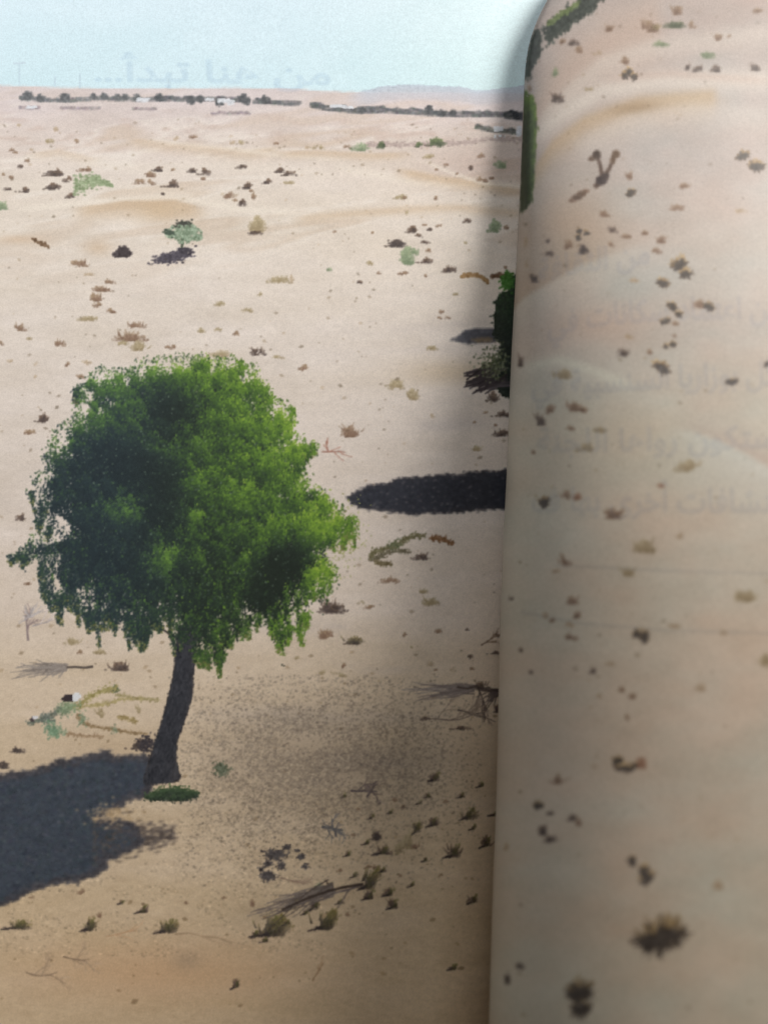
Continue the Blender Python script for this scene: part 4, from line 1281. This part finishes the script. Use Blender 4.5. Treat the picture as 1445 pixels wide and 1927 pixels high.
def tone_at(x, y):
    i, j = np.clip(((y - 640) / 4).astype(int), 0, TONE.shape[0] - 1), np.clip((x / 4).astype(int), 0, TONE.shape[1] - 1)
    return TONE[i, j]


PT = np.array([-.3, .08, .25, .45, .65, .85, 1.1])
PCL = np.array([(34, 46, 52), (44, 60, 64), (54, 76, 60), (72, 102, 62), (94, 130, 68), (118, 156, 76), (146, 182, 98)], float)  # left palette: darks carry the paper's bluish sheen in their colour
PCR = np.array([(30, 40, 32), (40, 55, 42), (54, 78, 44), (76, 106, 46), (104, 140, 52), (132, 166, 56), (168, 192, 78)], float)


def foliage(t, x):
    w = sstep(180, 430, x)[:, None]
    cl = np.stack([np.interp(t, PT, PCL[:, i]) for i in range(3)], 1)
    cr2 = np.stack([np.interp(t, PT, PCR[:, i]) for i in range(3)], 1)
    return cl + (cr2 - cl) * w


# inner mass
ik.fill(cen + (CRA - cen) * .78, (46, 60, 54), 4, -2, 8)
p = rnd_in(cen + (CRA - cen) * .90, 25000)
tt = tone_at(p[:, 0], p[:, 1]) - .10 + RNG.normal(0, .10, len(p))
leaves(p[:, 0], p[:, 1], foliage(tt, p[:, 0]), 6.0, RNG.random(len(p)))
# sprays of leaves: each paler on its upper right, dark beneath, drooping
sp = rnd_in(cen + (CRA - cen) * .978, 1300)
sp = sp[np.argsort(RNG.random(len(sp)))]
for k, (X, Y) in enumerate(sp):
    t0 = float(tone_at(np.array([X]), np.array([Y]))[0]) + RNG.normal(0, .07)
    left_low = float(sstep(.9, .1, (X - 20) / 420) * sstep(880, 1060, Y))
    low = float(sstep(1040, 1130, Y + 40 * fbm(np.array([X / 30]), np.array([1.0]), 171)[0]))
    rim = float(~inside(cen + (CRA - cen) * .9, np.array([X]), np.array([Y]))[0])
    thin = max(.66 * left_low, .6 * low, .22 * rim)
    r = 7 + 10 * RNG.random()
    m = int((34 + r * 4.2) * (1 - thin))
    q = RNG.normal(0, 1, (m, 2)) * (.52 * (1 - .45 * max(low, left_low)), .58 * (1 + .7 * max(low, left_low * .7)))
    q[:, 1] += np.abs(RNG.normal(0, .25, m))
    x, y = X + q[:, 0] * r, Y + q[:, 1] * r * 1.1
    tt = t0 + .07 - q[:, 1] * .22 + q[:, 0] * .09 + RNG.normal(0, .11, m)
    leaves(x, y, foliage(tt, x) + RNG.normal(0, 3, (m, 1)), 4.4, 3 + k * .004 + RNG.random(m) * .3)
# pale glints
p = rnd_in(cen + (CRA - cen) * .85, 600)
leaves(p[:, 0], p[:, 1], np.array((100, 120, 100)) + RNG.normal(0, 16, (600, 1)), 2.6, 8.5)
# loose sprigs around the rim
for i in range(len(CRA)):
    a, b2 = CRA[i], CRA[(i + 1) % len(CRA)]
    q = int(np.linalg.norm(b2 - a) * .9)
    pos = a + (b2 - a) * RNG.random((q, 1)) + RNG.normal(0, 5.0, (q, 2))
    tt = tone_at(pos[:, 0], pos[:, 1]) + .08 + RNG.normal(0, .14, q)
    leaves(pos[:, 0], pos[:, 1], foliage(tt, pos[:, 0]), 4.2, 7 + RNG.random(q))
# hanging strands
ST = [(1085, 1150, 60), (1060, 1100, 70), (1120, 1120, 60), (1180, 1080, 40), (1000, 1080, 50), (960, 1090, 60), (930, 1120, 50), (900, 1140, 60), (850, 1230, 70), (820, 1230, 50), (790, 1220, 60), (765, 1210, 60),
      (560, 1110, 110), (540, 1110, 90), (500, 1100, 100), (520, 1080, 70), (480, 1060, 90), (440, 1060, 70), (410, 1050, 50), (350, 1060, 80), (330, 1050, 60), (370, 1060, 60), (235, 1010, 100), (220, 1000, 60), (200, 990, 50),
      (180, 950, 60), (165, 880, 60), (160, 700, 50), (190, 720, 60), (130, 600, 40), (150, 640, 60), (60, 840, 30), (110, 845, 40), (75, 835, 25), (600, 1070, 70), (640, 1050, 80), (660, 1050, 90), (620, 1050, 90),
      (1220, 990, 30), (1340, 720, 70), (1360, 700, 90), (1310, 770, 50), (1180, 420, 50), (1200, 410, 40), (1140, 280, 50), (290, 210, 50), (1160, 1130, 50), (1190, 1070, 60), (300, 1000, 70), (270, 960, 80), (255, 1000, 50), (420, 1090, 60), (580, 1130, 60), (690, 1120, 90), (400, 1070, 90), (880, 1120, 110)]
for sx, sy, ln in ST:
    for rep in range(3):
        X, Y = T(sx + RNG.normal(0, 12), sy + RNG.normal(0, 8))
        L = ln / 2.064 * (.6 + .6 * RNG.random())
        m = int(12 + L * 1.5)
        v = RNG.random(m) ** .8
        x = X + RNG.normal(0, 1, m) * (5.0 - 3.4 * v) + np.sin(v * 3 + sx) * 2
        y = Y - 8 + v * (L + 8)
        rightish = .62 if sx > 1050 else (.36 if sx > 760 else .12)
        c = foliage(rightish + RNG.normal(0, .12, m), x)
        olive = (v[:, None] > .7) & (RNG.random((m, 1)) < .4)
        c = np.where(olive, np.array((122, 122, 76)) + RNG.normal(0, 12, (m, 1)), c)
        leaves(x, y, c, 4.4, 6 + RNG.random(m))
m = 260
sx, sy = T(1335, 760)
x, y = sx + RNG.normal(0, 20, m), sy + RNG.normal(0, 34, m)
leaves(x, y, np.array((160, 162, 96)) + RNG.normal(0, 18, (m, 1)), 3.6, 4)
ik.build('printed_tree_crown', 'L', 'wide green printed crown of the lone tree, dark at the left', blur=1.0)

# ---- right page: tree belt, gutter tree, forked shrub, big grass clumps
Rz = lambda pts: zoomed(pts, 2.752, 920, 0)
ik = Ink()
P1 = Rz([(282, 150), (330, 105), (400, 65), (455, 15), (480, -60), (640, -110), (640, -40), (560, 10), (545, 50), (490, 80), (440, 105), (405, 155), (345, 185), (312, 225), (288, 205)])
P2 = Rz([(232, 200), (250, 162), (262, 200), (255, 285), (228, 320), (196, 395), (188, 380), (200, 300)])
cen2 = lambda P, f: np.array(P).mean(0) + (np.array(P) - np.array(P).mean(0)) * f
for P in (P1, P2):
    ik.fill(cen2(P, .8), (50, 54, 48), 3, 0, 9)
    p = rnd_in(P, 900)
    ik.flecks(p[:, 0] + RNG.normal(0, 2.6, 900), p[:, 1] + RNG.normal(0, 4, 900), 8, 3, 1.57 + RNG.normal(0, .5, 900), np.array((50, 55, 48)) + RNG.normal(0, 13, (900, 1)), 1)
m = 160
u = RNG.random(m)
ik.flecks(1030 + u * 60, 45 - u * 40 + RNG.normal(0, 3, m), 6, 3, -.5, np.array((92, 104, 62)) + RNG.normal(0, 12, (m, 1)), 2)
ik.build('printed_tree_belt', 'R', 'dark printed row of trees sloping down to the curled edge', blur=1.6)
ik = Ink()
P3 = Rz([(180, 470), (215, 500), (240, 540), (243, 660), (236, 820), (228, 960), (214, 1045), (180, 1085), (150, 1100), (100, 1100), (100, 470)])
P3 = [(max(x, np.interp(y, EDGE_PY, EDGE_PX) + 1.5), y) for x, y in P3]
P3 = [(985.5, 171), (999, 182), (1007, 196), (1008.5, 240), (1006, 298), (1003, 349), (998, 380), (985, 394), (979, 398), (981, 300), (984, 220)]
ik.fill(P3, (46, 54, 30), 2, 0, 8)
p = rnd_in(P3, 900)
m = 900
g = np.clip((p[:, 0] - 993) / 12, 0, 1)[:, None] * .8 + np.clip((225 - p[:, 1]) / 40, 0, 1)[:, None] * .6
c = np.array((42, 50, 28)) + np.clip(g, 0, 1) * np.array((66, 88, 10)) * (.5 + .5 * RNG.random((m, 1))) + RNG.normal(0, 9, (m, 1))
ik.flecks(p[:, 0] + RNG.normal(0, 1.6, m), p[:, 1], 12, 1.8, 1.57 + RNG.normal(0, .2, m), c, 1 + RNG.random(m))
ik.build('printed_tree_crown', 'R', 'narrow green printed tree squeezed along the curled edge', blur=1.5)
ik = Ink()
for pts, w0, w1 in ((Rz([(578, 940), (585, 905), (575, 860), (562, 815)]), 8, 5), (Rz([(592, 920), (618, 880), (640, 835), (652, 805)]), 7, 5), (Rz([(545, 970), (575, 945), (605, 915)]), 8, 12)):
    ik.line(pts, w0, w1, (84, 66, 56), 1)
for x, y, rx, ry, col in ((556, 803, 9, 11, (72, 58, 50)), (530, 822, 7, 5, (92, 74, 62)), (654, 800, 9, 10, (92, 72, 56)), (640, 830, 5, 8, (96, 76, 60)), (580, 935, 14, 11, (62, 50, 48)), (600, 912, 9, 7, (66, 54, 50)),
                          (478, 1005, 11, 6, (104, 84, 70)), (455, 1022, 12, 6, (92, 74, 62)), (432, 1038, 8, 4, (110, 88, 74)), (500, 990, 8, 3, (120, 96, 80))):
    X, Y = Rz([(x, y)])[0]
    m = int(rx * ry * 1.2)
    a, rr = RNG.random(m) * 6.28, np.sqrt(RNG.random(m))
    ik.flecks(X + np.cos(a) * rr * rx * .7, Y + np.sin(a) * rr * ry * .7, 5, 3.5, -.5, np.array(col) + RNG.normal(0, 9, (m, 1)), 1 + RNG.random(m))
ik.build('printed_shrub', 'R', 'forked dark printed shrub with a slanting shadow on the upper right page')


clump(1214, 1764, 58, 44, 260, 'R', 'large dark spiky printed grass clump low on the right page')
clump(1088, 1880, 34, 44, 200, 'R', 'dark printed grass clump at the foot of the right page near the gutter', .4)

# ---- faint grey Arabic lettering of the neighbouring leaf, showing in the paper
FORMS = {}
for cp in range(0xFE80, 0xFEFD):
    d = unicodedata.decomposition(chr(cp)).split()
    if d:
        FORMS[(d[0].strip('<>'), ''.join(chr(int(v, 16)) for v in d[1:]))] = chr(cp)
NOJOIN = set('اأإآدذرزوةىءؤ')


def shape(s):
    s = s.replace('لا', '\u0001')
    out = []
    for i, ch in enumerate(s):
        base = 'لا' if ch == '\u0001' else ch
        ar = lambda c: c == '\u0001' or '\u0620' <= c <= '\u064a'
        if not ar(ch):
            out.append(ch)
            continue
        jn_prev = i > 0 and ar(s[i - 1]) and s[i - 1] not in NOJOIN and s[i - 1] != '\u0001' and ch != 'ء'
        jn_next = i < len(s) - 1 and ar(s[i + 1]) and ch not in NOJOIN and ch != '\u0001' and s[i + 1] != 'ء'
        f = ('medial' if jn_prev and jn_next else 'final' if jn_prev else 'initial' if jn_next else 'isolated')
        out.append(FORMS.get((f, base)) or FORMS.get(('isolated', base)) or base)
    return ''.join(reversed(out))


def ghost_text(text, side, pts, size, label, col=(104, 110, 128), soft=2.6, opacity=.17):
    cu = bpy.data.curves.new('lettering', 'FONT')
    cu.body = shape(text)
    cu.size = 1.0
    cu.resolution_u = 3
    cu.offset = 0.02
    tmp = bpy.data.objects.new('lettering', cu)
    COL.objects.link(tmp)
    bpy.context.view_layer.update()
    me = bpy.data.meshes.new_from_object(tmp.evaluated_get(bpy.context.evaluated_depsgraph_get()))
    bpy.data.objects.remove(tmp)
    n = len(me.vertices)
    if n == 0:
        return
    co = np.zeros(n * 3)
    me.vertices.foreach_get('co', co)
    co = co.reshape(-1, 3)
    me.calc_loop_triangles()
    tri = np.zeros(len(me.loop_triangles) * 3, int)
    me.loop_triangles.foreach_get('vertices', tri)
    tri = tri.reshape(-1, 3)
    bpy.data.meshes.remove(me)
    w = co[:, 0].max() - co[:, 0].min()
    pts = np.array(pts, float)
    X = pts[0, 0] + (pts[-1, 0] - pts[0, 0]) * (co[:, 0] - co[:, 0].min()) / w
    Y = np.interp(X, pts[:, 0], pts[:, 1]) - co[:, 1] * size
    P = np.stack([X, Y], 1)[tri]
    ik = Ink()
    ik.quads(np.concatenate([P, P[:, 2:]], 1), np.array(col, float), 0)
    return ik.build('show_through_lettering', side, label, blur=soft, opacity=opacity)


ghost_text('من هنا تبدأ...', 'L', [(178, 153), (400, 155), (622, 160)], 58, 'faint grey Arabic heading showing through the printed sky', (140, 168, 200), 2.0, .20)
ghost_text('من الثقافة', 'R', [(1012, 532), (1090, 512), (1222, 496)], 60, 'faint first line of Arabic lettering on the right page')
ghost_text('من اعتماد سكانات في', 'R', [(1030, 632), (1130, 612), (1260, 602), (1470, 600)], 60, 'faint second line of Arabic lettering on the right page')
ghost_text('وكل بوزاريا السنسبية في', 'R', [(1000, 744), (1130, 738), (1300, 728), (1480, 722)], 62, 'faint third line of Arabic lettering on the right page')
ghost_text('ستكون رواها اللجنة', 'R', [(1010, 850), (1130, 850), (1300, 846), (1460, 842)], 62, 'faint fourth line of Arabic lettering on the right page')
ghost_text('كتشافات أخرى بها ف', 'R', [(1000, 962), (1150, 962), (1300, 964), (1480, 964)], 64, 'faint lowest line of Arabic lettering on the right page')
for pts, lb in (([(1040, 1064), (1100, 1066), (1250, 1074), (1460, 1080)], 'faint upper ruled line showing through the right page'),
                ([(980, 1152), (1100, 1174), (1250, 1186), (1460, 1192)], 'faint lower ruled line showing through the right page')):
    ik = Ink()
    P = np.array(pts, float)
    xx = np.linspace(P[0, 0], P[-1, 0], 60)
    yy = np.interp(xx, P[:, 0], P[:, 1])
    ik.line(np.stack([xx, yy], 1), 5, 5, (104, 106, 110))
    ik.build('show_through_line', 'R', lb, blur=2.2, opacity=.17)
